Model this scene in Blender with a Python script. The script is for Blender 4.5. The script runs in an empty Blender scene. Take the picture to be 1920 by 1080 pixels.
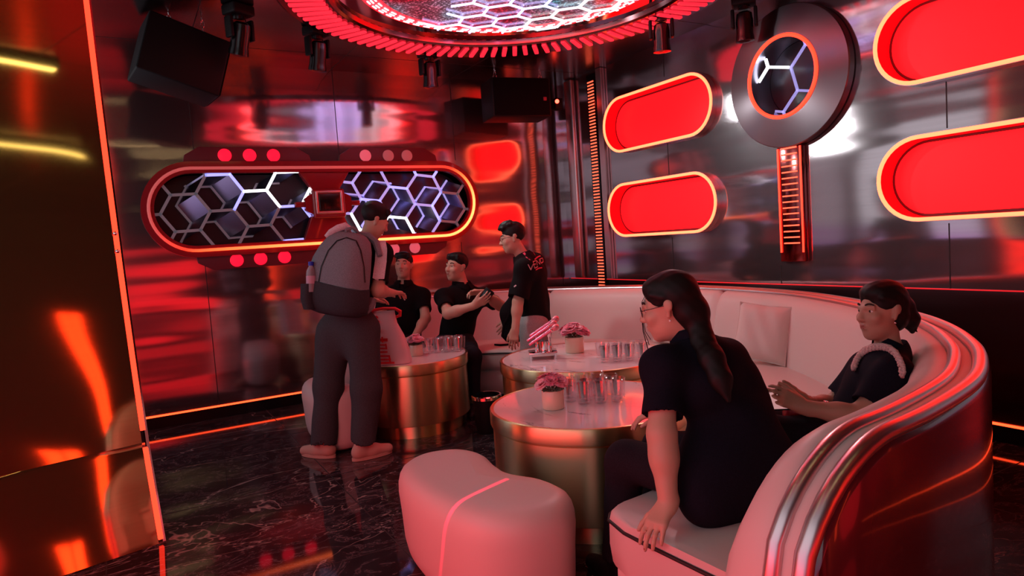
import bpy, math, random
import numpy as np
from mathutils import Vector, Matrix
random.seed(7)
S = bpy.context.scene
COL = S.collection
PI = math.pi

# ------------------------------------------------------------------ camera
F_PX = 1271.07
YAW, PITCH, ROLL = 0.5169, -0.07243, -0.06704
cy_, sy_, cp_, sp_ = math.cos(YAW), math.sin(YAW), math.cos(PITCH), math.sin(PITCH)
FW = Vector((sy_*cp_, cy_*cp_, sp_))
R0 = Vector((cy_, -sy_, 0)); U0 = R0.cross(FW)
RT = R0*math.cos(ROLL) + U0*math.sin(ROLL)
UP = U0*math.cos(ROLL) - R0*math.sin(ROLL)
EYE = Vector((0, 0, 1.4))
def at(x, y, t):
    """a point seen at photograph pixel (x, y), t metres along the viewing axis"""
    return EYE + (FW + RT*((x-960)/F_PX) - UP*((y-540)/F_PX))*t
cam = bpy.data.objects.new('camera', bpy.data.cameras.new('camera'))
COL.objects.link(cam)
cam.data.sensor_width = 36; cam.data.lens = F_PX/1920*36; cam.data.clip_start = 0.02
m3 = Matrix((RT, UP, -FW)).transposed()
cam.matrix_world = Matrix.Translation(EYE) @ m3.to_4x4()
S.camera = cam

# ------------------------------------------------------------------ room constants
XR, YB, ZC = 4.436, 6.435, 3.085        # right wall, back wall, ceiling
XL, YF = -0.85, -2.2                    # left wall, wall behind the camera

# ------------------------------------------------------------------ materials
def _nt(name):
    m = bpy.data.materials.new(name); m.use_nodes = True
    nt = m.node_tree; b = nt.nodes['Principled BSDF']
    return m, nt, b
def mat(name, col, rough=0.5, metal=0.0, emit=None, power=0.0, coat=0.0, trans=0.0, ior=1.45, spec=0.5, sheen=0.0, alpha=1.0):
    m, nt, b = _nt(name)
    b.inputs['Base Color'].default_value = (*col, 1)
    b.inputs['Roughness'].default_value = rough
    b.inputs['Metallic'].default_value = metal
    b.inputs['Coat Weight'].default_value = coat
    b.inputs['Coat Roughness'].default_value = 0.06
    b.inputs['Transmission Weight'].default_value = trans
    b.inputs['IOR'].default_value = ior
    b.inputs['Specular IOR Level'].default_value = spec
    b.inputs['Sheen Weight'].default_value = sheen
    if emit:
        b.inputs['Emission Color'].default_value = (*emit, 1)
        b.inputs['Emission Strength'].default_value = power
    return m
def N(nt, typ, **kw):
    n = nt.nodes.new(typ)
    for k, v in kw.items():
        if k in n.inputs: n.inputs[k].default_value = v
        else: setattr(n, k, v)
    return n
def ramp(nt, stops, interp='LINEAR'):
    r = nt.nodes.new('ShaderNodeValToRGB'); e = r.color_ramp.elements
    r.color_ramp.interpolation = interp
    while len(e) < len(stops): e.new(0.5)
    for el, (p, c) in zip(e, stops): el.position = p; el.color = (*c, 1)
    return r
def coords(nt, scale=(1, 1, 1), rot=(0, 0, 0)):
    t = nt.nodes.new('ShaderNodeTexCoord'); mp = nt.nodes.new('ShaderNodeMapping')
    mp.inputs['Scale'].default_value = scale; mp.inputs['Rotation'].default_value = rot
    nt.links.new(t.outputs['Object'], mp.inputs['Vector']); return mp.outputs['Vector']
def bump(nt, b, height, dist, strength=1.0):
    bp = nt.nodes.new('ShaderNodeBump'); bp.inputs['Distance'].default_value = dist; bp.inputs['Strength'].default_value = strength
    nt.links.new(height, bp.inputs['Height']); nt.links.new(bp.outputs['Normal'], b.inputs['Normal']); return bp

def steel(name, col, rough, wave, sc=(0.55, 0.55, 2.6), haze=0.0):
    m, nt, b = _nt(name)
    b.inputs['Metallic'].default_value = 1; b.inputs['Roughness'].default_value = rough
    v = coords(nt, sc)
    n1 = N(nt, 'ShaderNodeTexNoise', Scale=1.0, Detail=1.5, Roughness=0.45); nt.links.new(v, n1.inputs['Vector'])
    vb = coords(nt, (0.9, 0.9, 1.6)); n0 = N(nt, 'ShaderNodeTexNoise', Scale=1.0, Detail=1.0); nt.links.new(vb, n0.inputs['Vector'])
    mx = N(nt, 'ShaderNodeMath', operation='MULTIPLY_ADD'); mx.inputs[1].default_value = 0.35; nt.links.new(n0.outputs['Fac'], mx.inputs[0]); nt.links.new(n1.outputs['Fac'], mx.inputs[2])
    bump(nt, b, mx.outputs[0], wave)
    v2 = coords(nt, (0.6, 0.6, 60))
    n2 = N(nt, 'ShaderNodeTexNoise', Scale=1.0, Detail=2.0); nt.links.new(v2, n2.inputs['Vector'])
    r = ramp(nt, [(0.3, tuple(c*0.92 for c in col)), (0.7, col)]); nt.links.new(n2.outputs['Fac'], r.inputs['Fac'])
    nt.links.new(r.outputs['Color'], b.inputs['Base Color'])
    if haze:      # a share of wide scatter from the brushing
        b2 = nt.nodes.new('ShaderNodeBsdfPrincipled'); b2.inputs['Metallic'].default_value = 1; b2.inputs['Roughness'].default_value = 0.5
        nt.links.new(r.outputs['Color'], b2.inputs['Base Color']); ms = nt.nodes.new('ShaderNodeMixShader'); ms.inputs[0].default_value = haze
        nt.links.new(b.outputs[0], ms.inputs[1]); nt.links.new(b2.outputs[0], ms.inputs[2]); nt.links.new(ms.outputs[0], nt.nodes['Material Output'].inputs['Surface'])
    return m
M = {}
M['steel'] = steel('brushed steel panel', (0.46, 0.39, 0.41), 0.10, 0.040, (0.16, 0.16, 2.0), 0.12)
M['steel_low'] = steel('dark steel wainscot', (0.20, 0.15, 0.16), 0.22, 0.02)
M['ceil'] = steel('dark mirror ceiling', (0.30, 0.25, 0.27), 0.22, 0.012, (0.8, 0.8, 0.8))
M['joint'] = mat('panel joint', (0.03, 0.025, 0.025), 0.6)
M['chrome'] = mat('polished chrome', (0.78, 0.74, 0.74), 0.09, 1)
M['chrome_soft'] = mat('satin metal trim', (0.70, 0.56, 0.56), 0.32, 1)
M['black'] = mat('black plastic', (0.006, 0.005, 0.006), 0.55, spec=0.3)
M['black_gloss'] = mat('gloss black', (0.006, 0.005, 0.006), 0.22, coat=0.2)
M['black_cloth'] = mat('speaker cloth', (0.004, 0.0035, 0.004), 0.9, spec=0.15)
M['red_emit'] = mat('red light panel', (0.2, 0.0, 0.004), 0.35, emit=(1, 0.0025, 0.004), power=4.0)
M['red_side'] = mat('red light box wall', (0.55, 0.01, 0.015), 0.4, emit=(1, 0.002, 0.006), power=0.55)
M['neon'] = mat('orange red neon', (0.5, 0.1, 0.05), 0.4, emit=(1, 0.115, 0.045), power=5.5)
M['neon_red'] = mat('red neon', (0.5, 0.02, 0.01), 0.4, emit=(1, 0.03, 0.012), power=4.0)
M['neon_line'] = mat('orange light line', (0.5, 0.1, 0.05), 0.4, emit=(1, 0.05, 0.012), power=5.0)
M['bar_red'] = mat('red light bar', (0.5, 0.05, 0.06), 0.3, emit=(1, 0.022, 0.05), power=1.0)
M['bar_orange'] = mat('orange light bar', (0.5, 0.1, 0.05), 0.3, emit=(1, 0.10, 0.045), power=2.2)
M['lamp_red'] = mat('round red lamp', (0.5, 0.01, 0.03), 0.4, emit=(1, 0.006, 0.03), power=1.4)
M['lamp_pink'] = mat('round pink lamp', (0.6, 0.2, 0.25), 0.4, emit=(1, 0.14, 0.2), power=0.5)
M['lamp_dim'] = mat('round dim lamp', (0.55, 0.25, 0.27), 0.4, emit=(1, 0.2, 0.22), power=0.16)
M['white_led'] = mat('white light line', (0.8, 0.8, 0.9), 0.4, emit=(0.93, 0.93, 1), power=3.2)
M['blue_led'] = mat('blue light line', (0.4, 0.4, 0.8), 0.4, emit=(0.32, 0.33, 1), power=1.5)
M['violet_led'] = mat('violet light line', (0.4, 0.4, 0.7), 0.4, emit=(0.5, 0.42, 1), power=0.7)
M['dim_led'] = mat('unlit light line', (0.30, 0.29, 0.33), 0.3, 0.3, emit=(0.7, 0.65, 0.8), power=0.06)
M['cell'] = mat('dark cell mirror', (0.05, 0.045, 0.055), 0.3, 0.6)
M['cell_wall'] = mat('cell wall', (0.34, 0.32, 0.42), 0.25, 1)
M['red_gloss'] = mat('red lacquer', (0.30, 0.012, 0.02), 0.25, 0.0, coat=0.6)
M['dark_red'] = mat('dark red lacquer', (0.16, 0.02, 0.03), 0.4)
M['cream'] = mat('cream leather', (0.74, 0.60, 0.56), 0.42, spec=0.4)
M['cream_soft'] = mat('cream cushion fabric', (0.74, 0.63, 0.58), 0.8)
M['piping'] = mat('dark piping', (0.015, 0.012, 0.012), 0.5)
M['shell'] = mat('dark red gloss shell', (0.10, 0.012, 0.018), 0.22, 0.0, coat=0.7, spec=0.6)
def thin_glass():
    m, nt, b = _nt('thin clear glass'); out = nt.nodes['Material Output']
    tr = nt.nodes.new('ShaderNodeBsdfTransparent'); tr.inputs[0].default_value = (0.97, 0.96, 0.97, 1)
    gl_ = nt.nodes.new('ShaderNodeBsdfGlossy'); gl_.inputs['Roughness'].default_value = 0.03; gl_.inputs[0].default_value = (1, 1, 1, 1)
    lw = nt.nodes.new('ShaderNodeLayerWeight'); lw.inputs[0].default_value = 0.35
    mp = N(nt, 'ShaderNodeMath', operation='MULTIPLY_ADD'); mp.inputs[1].default_value = 0.55; mp.inputs[2].default_value = 0.05; nt.links.new(lw.outputs['Facing'], mp.inputs[0])
    ms = nt.nodes.new('ShaderNodeMixShader'); nt.links.new(mp.outputs[0], ms.inputs[0]); nt.links.new(tr.outputs[0], ms.inputs[1]); nt.links.new(gl_.outputs[0], ms.inputs[2])
    nt.links.new(ms.outputs[0], out.inputs['Surface']); return m
M['glass'] = thin_glass()
M['gold_panel'] = steel('gold mirror panel', (0.60, 0.47, 0.21), 0.05, 0.004, (1.2, 1.2, 1.6), 0.10)
def gold_mat():
    m, nt, b = _nt('brushed brass')
    b.inputs['Base Color'].default_value = (0.80, 0.60, 0.32, 1); b.inputs['Metallic'].default_value = 1
    b.inputs['Roughness'].default_value = 0.34; b.inputs['Anisotropic'].default_value = 0.93; b.inputs['Anisotropic Rotation'].default_value = 0.25
    t = nt.nodes.new('ShaderNodeTangent'); t.direction_type = 'RADIAL'; t.axis = 'Z'
    nt.links.new(t.outputs['Tangent'], b.inputs['Tangent']); return m
M['gold'] = gold_mat()
M['gold_rim'] = mat('satin brass', (0.82, 0.60, 0.34), 0.18, 1)
def marble(name, base, vein, scale, thick, rough, coat=0.3, second=None):
    m, nt, b = _nt(name)
    v = coords(nt, scale)
    w = N(nt, 'ShaderNodeTexNoise', Scale=1.3, Detail=6.0, Roughness=0.6, Distortion=1.2); nt.links.new(v, w.inputs['Vector'])
    sub = N(nt, 'ShaderNodeMath', operation='SUBTRACT'); sub.inputs[1].default_value = 0.5; nt.links.new(w.outputs['Fac'], sub.inputs[0])
    ab = N(nt, 'ShaderNodeMath', operation='ABSOLUTE'); nt.links.new(sub.outputs[0], ab.inputs[0])
    r = ramp(nt, [(0.0, vein), (thick, base), (1.0, second or base)]); nt.links.new(ab.outputs[0], r.inputs['Fac'])
    n3 = N(nt, 'ShaderNodeTexNoise', Scale=2.2, Detail=4.0); nt.links.new(v, n3.inputs['Vector'])
    mx = N(nt, 'ShaderNodeMix', data_type='RGBA'); rr = ramp(nt, [(0.42, (0, 0, 0)), (0.62, (1, 1, 1))])
    nt.links.new(n3.outputs['Fac'], rr.inputs['Fac']); nt.links.new(rr.outputs['Color'], mx.inputs['Factor'])
    mx.inputs['A'].default_value = (*base, 1); nt.links.new(r.outputs['Color'], mx.inputs['B'])
    nt.links.new(mx.outputs['Result'], b.inputs['Base Color'])
    b.inputs['Roughness'].default_value = rough; b.inputs['Coat Weight'].default_value = coat
    b.inputs['Coat Roughness'].default_value = 0.04
    return m
M['table_marble'] = marble('white veined marble', (0.80, 0.72, 0.72), (0.20, 0.16, 0.16), (2.2, 0.9, 1), 0.012, 0.10)
def floor_mat():
    m, nt, b = _nt('dark marble floor')
    v = coords(nt, (1, 1.9, 1), (0, 0, 0.5))
    w = N(nt, 'ShaderNodeTexNoise', Scale=3.2, Detail=9.0, Roughness=0.68, Distortion=1.6); nt.links.new(v, w.inputs['Vector'])
    ab = N(nt, 'ShaderNodeMath', operation='SUBTRACT'); ab.inputs[1].default_value = 0.5; nt.links.new(w.outputs['Fac'], ab.inputs[0])
    a2 = N(nt, 'ShaderNodeMath', operation='ABSOLUTE'); nt.links.new(ab.outputs[0], a2.inputs[0])
    r = ramp(nt, [(0.0, (0.17, 0.14, 0.145)), (0.012, (0.045, 0.034, 0.038)), (0.06, (0.024, 0.017, 0.020)), (1, (0.014, 0.010, 0.012))])
    nt.links.new(a2.outputs[0], r.inputs['Fac'])
    w2 = N(nt, 'ShaderNodeTexNoise', Scale=0.75, Detail=5.0, Roughness=0.55, Distortion=0.8); nt.links.new(v, w2.inputs['Vector'])
    s2 = N(nt, 'ShaderNodeMath', operation='SUBTRACT'); s2.inputs[1].default_value = 0.47; nt.links.new(w2.outputs['Fac'], s2.inputs[0])
    a3 = N(nt, 'ShaderNodeMath', operation='ABSOLUTE'); nt.links.new(s2.outputs[0], a3.inputs[0])
    r2 = ramp(nt, [(0.0, (0.5, 0.42, 0.36)), (0.0035, (0.0, 0.0, 0.0)), (1, (0, 0, 0))]); nt.links.new(a3.outputs[0], r2.inputs['Fac'])
    mx = N(nt, 'ShaderNodeMix', data_type='RGBA', blend_type='ADD'); mx.inputs['Factor'].default_value = 0.7
    nt.links.new(r.outputs['Color'], mx.inputs['A']); nt.links.new(r2.outputs['Color'], mx.inputs['B'])
    nt.links.new(mx.outputs['Result'], b.inputs['Base Color'])
    b.inputs['Roughness'].default_value = 0.06; b.inputs['Specular IOR Level'].default_value = 0.6
    b.inputs['Coat Weight'].default_value = 0.08; b.inputs['Coat Roughness'].default_value = 0.05
    return m
M['floor'] = floor_mat()

# ------------------------------------------------------------------ objects
def tag(o, label=None, cat=None, group=None, kind=None):
    if label: o['label'] = label
    if cat: o['category'] = cat
    if group: o['group'] = group
    if kind: o['kind'] = kind
    return o
def thing(name, label, cat, loc=(0, 0, 0), group=None):
    o = bpy.data.objects.new(name, None); COL.objects.link(o); o.location = loc; o.empty_display_size = 0.1
    return tag(o, label, cat, group)
def link(name, me, mats, parent=None, smooth=True, auto=40):
    for m in (mats if isinstance(mats, (list, tuple)) else [mats]): me.materials.append(m)
    o = bpy.data.objects.new(name, me); COL.objects.link(o)
    if parent is not None:
        p = parent; off = Vector((0, 0, 0))
        while p is not None: off += p.location; p = p.parent
        me.transform(Matrix.Translation(-off)); o.parent = parent
    if smooth and len(me.polygons):
        me.polygons.foreach_set('use_smooth', [True]*len(me.polygons))
        if auto: me.set_sharp_from_angle(angle=math.radians(auto))
    me.update(); return o
def clone(o, loc=None, rotz=None, label=None, parent=None):
    c = o.copy(); COL.objects.link(c)
    if parent is not None: c.parent = parent
    if loc is not None: c.location = loc
    if rotz is not None: c.rotation_euler = (0, 0, rotz)
    if label: c['label'] = label
    for ch in list(o.children): clone(ch, parent=c)
    return c
def frame_of(d):
    d = Vector(d).normalized(); a = Vector((0, 0, 1)) if abs(d.z) < 0.9 else Vector((1, 0, 0))
    x = d.cross(a).normalized(); return x, x.cross(d).normalized(), d
class B:
    """collects shapes into one mesh"""
    def __init__(s): s.v = []; s.f = []
    def add(s, vs, fs):
        n = len(s.v); s.v += [tuple(v) for v in vs]; s.f += [tuple(i+n for i in f) for f in fs]; return s
    def box(s, c, size, ax=None):
        X, Y, Z = ax if ax else (Vector((1, 0, 0)), Vector((0, 1, 0)), Vector((0, 0, 1)))
        c = Vector(c); a, b_, d = [q/2 for q in size]
        vs = [c + X*(i*a) + Y*(j*b_) + Z*(k*d) for i in (-1, 1) for j in (-1, 1) for k in (-1, 1)]
        return s.add(vs, [(0, 1, 3, 2), (4, 6, 7, 5), (0, 4, 5, 1), (2, 3, 7, 6), (0, 2, 6, 4), (1, 5, 7, 3)])
    def rbox(s, c, size, r=0.01, ax=None):
        """box with chamfered edges"""
        X, Y, Z = ax if ax else (Vector((1, 0, 0)), Vector((0, 1, 0)), Vector((0, 0, 1)))
        h = [q/2 for q in size]; r = min(r, *[q*0.95 for q in h]); import bmesh
        bm = bmesh.new(); bmesh.ops.create_cube(bm, size=1)
        for v in bm.verts: v.co = Vector((v.co.x*size[0], v.co.y*size[1], v.co.z*size[2]))
        bmesh.ops.bevel(bm, geom=bm.edges[:], offset=r, segments=3, profile=0.5, affect='EDGES')
        bm.verts.index_update(); c = Vector(c)
        s.add([c + X*v.co.x + Y*v.co.y + Z*v.co.z for v in bm.verts], [[v.index for v in f.verts] for f in bm.faces]); bm.free(); return s
    def loft(s, rings, cap=True, closed=False):
        n = len(rings[0]); vs = [p for r in rings for p in r]; fs = []
        m = len(rings)
        for i in range(m if closed else m-1):
            a, b_ = i*n, ((i+1) % m)*n
            for j in range(n):
                k = (j+1) % n; fs.append((a+j, a+k, b_+k, b_+j))
        if cap and not closed: fs.append(tuple(range(n-1, -1, -1))); fs.append(tuple(range((m-1)*n, m*n)))
        return s.add(vs, fs)
    def strip(s, rows):
        """open grid of points"""
        n = len(rows[0]); vs = [p for r in rows for p in r]
        return s.add(vs, [(i*n+j, i*n+j+1, (i+1)*n+j+1, (i+1)*n+j) for i in range(len(rows)-1) for j in range(n-1)])
    def cyl(s, a, b_, ra, rb=None, n=24):
        a, b_ = Vector(a), Vector(b_); rb = ra if rb is None else rb; x, y, d = frame_of(b_-a)
        ring = lambda c, r: [c + x*(r*math.cos(2*PI*i/n)) + y*(r*math.sin(2*PI*i/n)) for i in range(n)]
        return s.loft([ring(a, ra), ring(b_, rb)])
    def lathe(s, prof, c=(0, 0, 0), ax=(0, 0, 1), n=48, cap=True):
        c = Vector(c); x, y, d = frame_of(ax)
        return s.loft([[c + d*h + x*(r*math.cos(2*PI*i/n)) + y*(r*math.sin(2*PI*i/n)) for i in range(n)] for r, h in prof], cap)
    def tube(s, pts, r, n=10, closed=False):
        pts = [Vector(p) for p in pts]; m = len(pts); rs = r if isinstance(r, (list, tuple)) else [r]*m
        rings = []; px = None
        for i in range(m):
            a = pts[(i-1) % m] if (closed or i) else pts[0]; b_ = pts[(i+1) % m] if (closed or i < m-1) else pts[-1]
            d = (b_-a).normalized()
            if px is None: px = frame_of(d)[0]
            x = (px - d*px.dot(d)).normalized(); y = d.cross(x); px = x
            rings.append([pts[i] + x*(rs[i]*math.cos(2*PI*j/n)) + y*(rs[i]*math.sin(2*PI*j/n)) for j in range(n)])
        return s.loft(rings, True, closed)
    def ball(s, c, r, n=12, ax=None):
        c = Vector(c); rx, ry, rz = r if isinstance(r, (tuple, list)) else (r, r, r)
        X, Y, Z = ax if ax else (Vector((1, 0, 0)), Vector((0, 1, 0)), Vector((0, 0, 1)))
        rings = []
        for i in range(n//2+1):
            th = PI*i/(n//2); th = min(max(th, 0.03), PI-0.03)
            rings.append([c + X*(rx*math.sin(th)*math.cos(2*PI*j/n)) + Y*(ry*math.sin(th)*math.sin(2*PI*j/n)) - Z*(rz*math.cos(th)) for j in range(n)])
        return s.loft(rings)
    def obj(s, name, m, parent=None, smooth=True, auto=40):
        me = bpy.data.meshes.new(name); me.from_pydata(s.v, [], s.f); me.validate()
        import bmesh
        bm = bmesh.new(); bm.from_mesh(me); bmesh.ops.recalc_face_normals(bm, faces=bm.faces); bm.to_mesh(me); bm.free()
        return link(name, me, m, parent, smooth, auto)
def flat(name, outer, holes, w0, w1, frame, m, parent=None, bev=0.0):
    """flat plate with holes: outlines in (u, v), thickness from w0 to w1 along the frame's third axis"""
    cu = bpy.data.curves.new('c', 'CURVE'); cu.dimensions = '2D'; cu.fill_mode = 'BOTH'
    cu.extrude = abs(w1-w0)/2 - bev; cu.bevel_depth = bev; cu.bevel_resolution = 2; cu.offset = -bev
    for pl in [outer]+list(holes):
        sp = cu.splines.new('POLY'); sp.points.add(len(pl)-1)
        for p, q in zip(sp.points, pl): p.co = (q[0], q[1], 0, 1)
        sp.use_cyclic_u = True
    o = bpy.data.objects.new('c', cu); COL.objects.link(o)
    dg = bpy.context.evaluated_depsgraph_get(); dg.update()
    me = bpy.data.meshes.new_from_object(o.evaluated_get(dg)); bpy.data.objects.remove(o); bpy.data.curves.remove(cu)
    me.name = name; me.materials.clear()
    O, U, V, W = frame; mid = (w0+w1)/2
    for v in me.vertices:
        u_, v_, w_ = v.co; v.co = O + U*u_ + V*v_ + W*(w_+mid)
    import bmesh
    bm = bmesh.new(); bm.from_mesh(me); bmesh.ops.remove_doubles(bm, verts=bm.verts, dist=1e-5)
    bmesh.ops.recalc_face_normals(bm, faces=bm.faces); bm.to_mesh(me); bm.free()
    return link(name, me, m, parent, True, 30)
BACK = (Vector((0, YB, 0)), Vector((1, 0, 0)), Vector((0, 0, 1)), Vector((0, -1, 0)))    # u = X, v = Z, w into the room
RIGHT = (Vector((XR, 0, 0)), Vector((0, 1, 0)), Vector((0, 0, 1)), Vector((-1, 0, 0)))   # u = Y, v = Z, w into the room
LEFT = (Vector((XL, 0, 0)), Vector((0, 1, 0)), Vector((0, 0, 1)), Vector((1, 0, 0)))
REAR = (Vector((0, YF, 0)), Vector((1, 0, 0)), Vector((0, 0, 1)), Vector((0, 1, 0)))
def fp(fr, u, v, w): return fr[0] + fr[1]*u + fr[2]*v + fr[3]*w
def stadium(u0, u1, v0, v1, n=20, inset=0.0):
    u0 += inset; u1 -= inset; v0 += inset; v1 -= inset; r = (v1-v0)/2; cv = (v0+v1)/2; out = []
    for i in range(n+1): a = -PI/2 + PI*i/n; out.append((u1-r+r*math.cos(a), cv+r*math.sin(a)))
    for i in range(n+1): a = PI/2 + PI*i/n; out.append((u0+r+r*math.cos(a), cv+r*math.sin(a)))
    return out
def rrect(u0, u1, v0, v1, r, n=8):
    out = []
    for (cu_, cv_, a0) in ((u1-r, v0+r, -PI/2), (u1-r, v1-r, 0), (u0+r, v1-r, PI/2), (u0+r, v0+r, PI)):
        for i in range(n+1): a = a0+PI/2*i/n; out.append((cu_+r*math.cos(a), cv_+r*math.sin(a)))
    return out
def circle(u, v, r, n=64): return [(u+r*math.cos(2*PI*i/n), v+r*math.sin(2*PI*i/n)) for i in range(n)]
def inside(p, poly):
    x, y = p; c = False; j = len(poly)-1
    for i in range(len(poly)):
        xi, yi = poly[i]; xj, yj = poly[j]
        if (yi > y) != (yj > y) and x < (xj-xi)*(y-yi)/(yj-yi)+xi: c = not c
        j = i
    return c
def hex_edges(cu_, cv_, a, poly, rot=0.0, sy=1.0):
    """edges of a honeycomb (side a) clipped to a polygon"""
    xs = [p[0] for p in poly]; ys = [p[1] for p in poly]; seen = {}; out = []
    w = a*1.5; h = a*math.sqrt(3)*sy
    ni = int((max(xs)-min(xs))/w)+3; nj = int((max(ys)-min(ys))/h)+3
    for i in range(-ni, ni+1):
        for j in range(-nj, nj+1):
            ox = i*w; oy = (j+0.5*(i % 2))*h
            for k in range(6):
                P = []
                for q in (k, k+1):
                    t = PI/3*q; x = ox+a*math.cos(t); y = oy+a*math.sin(t)*sy
                    P.append((round(cu_+x*math.cos(rot)-y*math.sin(rot), 4), round(cv_+x*math.sin(rot)+y*math.cos(rot), 4)))
                key = tuple(sorted(P))
                if key in seen: continue
                seen[key] = 1
                n = 24; ins = [inside((P[0][0]+(P[1][0]-P[0][0])*s/n, P[0][1]+(P[1][1]-P[0][1])*s/n), poly) for s in range(n+1)]
                if not any(ins): continue
                s0 = ins.index(True)/n; s1 = 1-ins[::-1].index(True)/n
                if s1-s0 < 0.08: continue
                L = lambda s: (P[0][0]+(P[1][0]-P[0][0])*s, P[0][1]+(P[1][1]-P[0][1])*s)
                out.append((L(s0), L(s1)))
    return out
NEON_X = (2.72, 2.12)
# ------------------------------------------------------------------ the room
def struct(name, o, label, cat):
    o.name = name; tag(o, label, cat, kind='structure'); return o
SM = 0.984; SB = 0.99      # things that stand a little proud of the walls
def ry(y): return y*SM
def rz(z): return 1.4+(z-1.4)*SM
PILLS = [('top', 4.19, 5.67, 2.20, 2.735), ('bottom', 4.19, 5.67, 1.35, 1.875), ('top', 1.27, 2.75, 2.21, 2.745), ('bottom', 1.27, 2.75, 1.345, 1.875)]
PILLS = [(n, ry(a), ry(b), rz(c), rz(d)) for n, a, b, c, d in PILLS]
def bx(z): return 1.4+(z-1.4)*SB
WIN = (0.222*SB, 3.275*SB, bx(1.475), bx(2.19))

b = B(); b.box(((XL+XR)/2, (YF+YB)/2, -0.05), (XR-XL+0.4, YB-YF+0.4, 0.1))
floor = struct('floor', b.obj('floor', M['floor'], smooth=False), 'dark veined marble floor with a polished shine', 'floor')
b = B()
for x in (-0.2, 1.0, 2.2, 3.4): b.box((x, (YF+YB)/2, 0.0005), (0.005, YB-YF, 0.001))
for y in (0.6, 1.8, 3.0, 4.2, 5.4): b.box(((XL+XR)/2, y, 0.0006), (XR-XL, 0.005, 0.001))
b.obj('tile_joint', M['joint'], floor, False)
b = B(); b.box(((XL+XR)/2, (YF+YB)/2, ZC+0.05), (XR-XL+0.4, YB-YF+0.4, 0.1))
ceil = struct('ceiling', b.obj('ceiling', M['ceil'], smooth=False), 'dark mirrored metal ceiling', 'ceiling')
b = B()
for x in (0.6, 1.85, 3.1): b.box((x, (YF+YB)/2, ZC-0.0005), (0.006, YB-YF, 0.001))
for y in (-1, 0.5, 2.3, 4.2, 5.9): b.box(((XL+XR)/2, y, ZC-0.0006), (XR-XL, 0.006, 0.001))
b.obj('panel_joint', M['joint'], ceil, False)

zl = 0.12
wb = flat('wall_back', [(XL-0.2, -0.0), (XR+0.2, -0.0), (XR+0.2, ZC), (XL-0.2, ZC)], [stadium(*WIN, n=24)], -0.2, 0, BACK, M['steel'])
struct('wall_back', wb, 'back wall of brushed steel panels with red reflections', 'wall')
b = B()
for x in (-0.64, 0.615, 1.869, 3.085):
    if x < 0 or x > 3.3: b.box((x, YB-0.001, ZC/2), (0.006, 0.003, ZC))
    else:
        b.box((x, YB-0.001, (ZC+2.25)/2), (0.006, 0.003, ZC-2.25)); b.box((x, YB-0.001, 0.7), (0.006, 0.003, 1.4))
b.box((4.337, YB-0.001, ZC/2), (0.006, 0.003, ZC)); b.obj('panel_joint', M['joint'], wb, False)
wr = flat('wall_right', [(YF-0.2, 0.905), (YB+0.2, 0.905), (YB+0.2, ZC), (YF-0.2, ZC)],
          [stadium(a, b_, c, d) for _, a, b_, c, d in PILLS]+[circle(ry(3.45), rz(2.46), 0.30)], -0.2, 0, RIGHT, M['steel'])
struct('wall_right', wr, 'right wall of brushed steel panels around the red lights', 'wall')
b = B()
for y in (6.11, 5.60):
    b.box((XR-0.001, y, (ZC+0.9)/2), (0.003, 0.006, ZC-0.9))
for y in (4.735, 2.30):
    b.box((XR-0.001, y, (ZC+2.78)/2), (0.003, 0.006, ZC-2.78)); b.box((XR-0.001, y, 2.035), (0.003, 0.006, 0.28)); b.box((XR-0.001, y, 1.11), (0.003, 0.006, 0.41))
for y in (3.546, 1.05, -0.2, -1.4): b.box((XR-0.001, y, 0.98 if y > 3 else ZC/2+0.45), (0.003, 0.006, 0.15 if y > 3 else ZC-0.9))
b.obj('panel_joint', M['joint'], wr, False)
b = B(); b.box((XR+0.1, (YF+YB)/2, 0.4525), (0.2, YB-YF+0.4, 0.905))
struct('wall_right_lower', b.obj('x', M['steel_low'], smooth=False), 'dark lower panel of the right wall behind the sofa', 'wall')
b = B(); b.box((XL-0.1, (YF+YB)/2, ZC/2), (0.2, YB-YF+0.4, ZC))
struct('wall_left', b.obj('x', M['steel'], smooth=False), 'left wall of steel panels behind the gold panel', 'wall')
b = B(); b.box(((XL+XR)/2, YF-0.1, ZC/2), (XR-XL+0.4, 0.2, ZC))
struct('wall_rear', b.obj('x', mat('dark plaster', (0.02, 0.016, 0.017), 0.7), smooth=False), 'rear wall behind the viewer', 'wall')

# light lines at the foot of the walls
def line(name, a, c, label, mt, size=0.012, grp=None):
    a, c = Vector(a), Vector(c); o = B().box((a+c)/2, (abs(a.x-c.x)+size, abs(a.y-c.y)+size, size)).obj(name, mt, smooth=False)
    return tag(o, label, 'light strip', grp)
def base(name, fr, u0, u1, label):
    p, q = fp(fr, u0, 0.0495, 0.006), fp(fr, u1, 0.0495, 0.006)
    o = B().box((p+q)/2, (abs(p.x-q.x)+0.012, abs(p.y-q.y)+0.012, 0.097)).obj(name, M['black_gloss'], smooth=False)
    tag(o, label, 'baseboard', kind='structure')
base('baseboard_back', BACK, XL+0.02, XR-0.02, 'dark gloss baseboard along the back wall')
base('baseboard_right', RIGHT, YF+0.02, YB-0.02, 'dark gloss baseboard along the right wall')
line('light_strip', (XL+0.03, YB-0.006, 0.105), (XR-0.03, YB-0.006, 0.105), 'thin orange light line along the foot of the back wall', M['neon_line'])
line('light_strip', (XR-0.006, YF+0.03, 0.105), (XR-0.006, YB-0.03, 0.105), 'thin orange light line along the foot of the right wall', M['neon_line'])
line('light_strip', (XR-0.004, YF+0.03, 0.905), (XR-0.004, YB-0.03, 0.905), 'thin red light line on the right wall just above the sofa back', mat('dim red line', (0.4, 0.02, 0.02), 0.4, emit=(1, 0.012, 0.02), power=0.75), 0.007)

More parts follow.
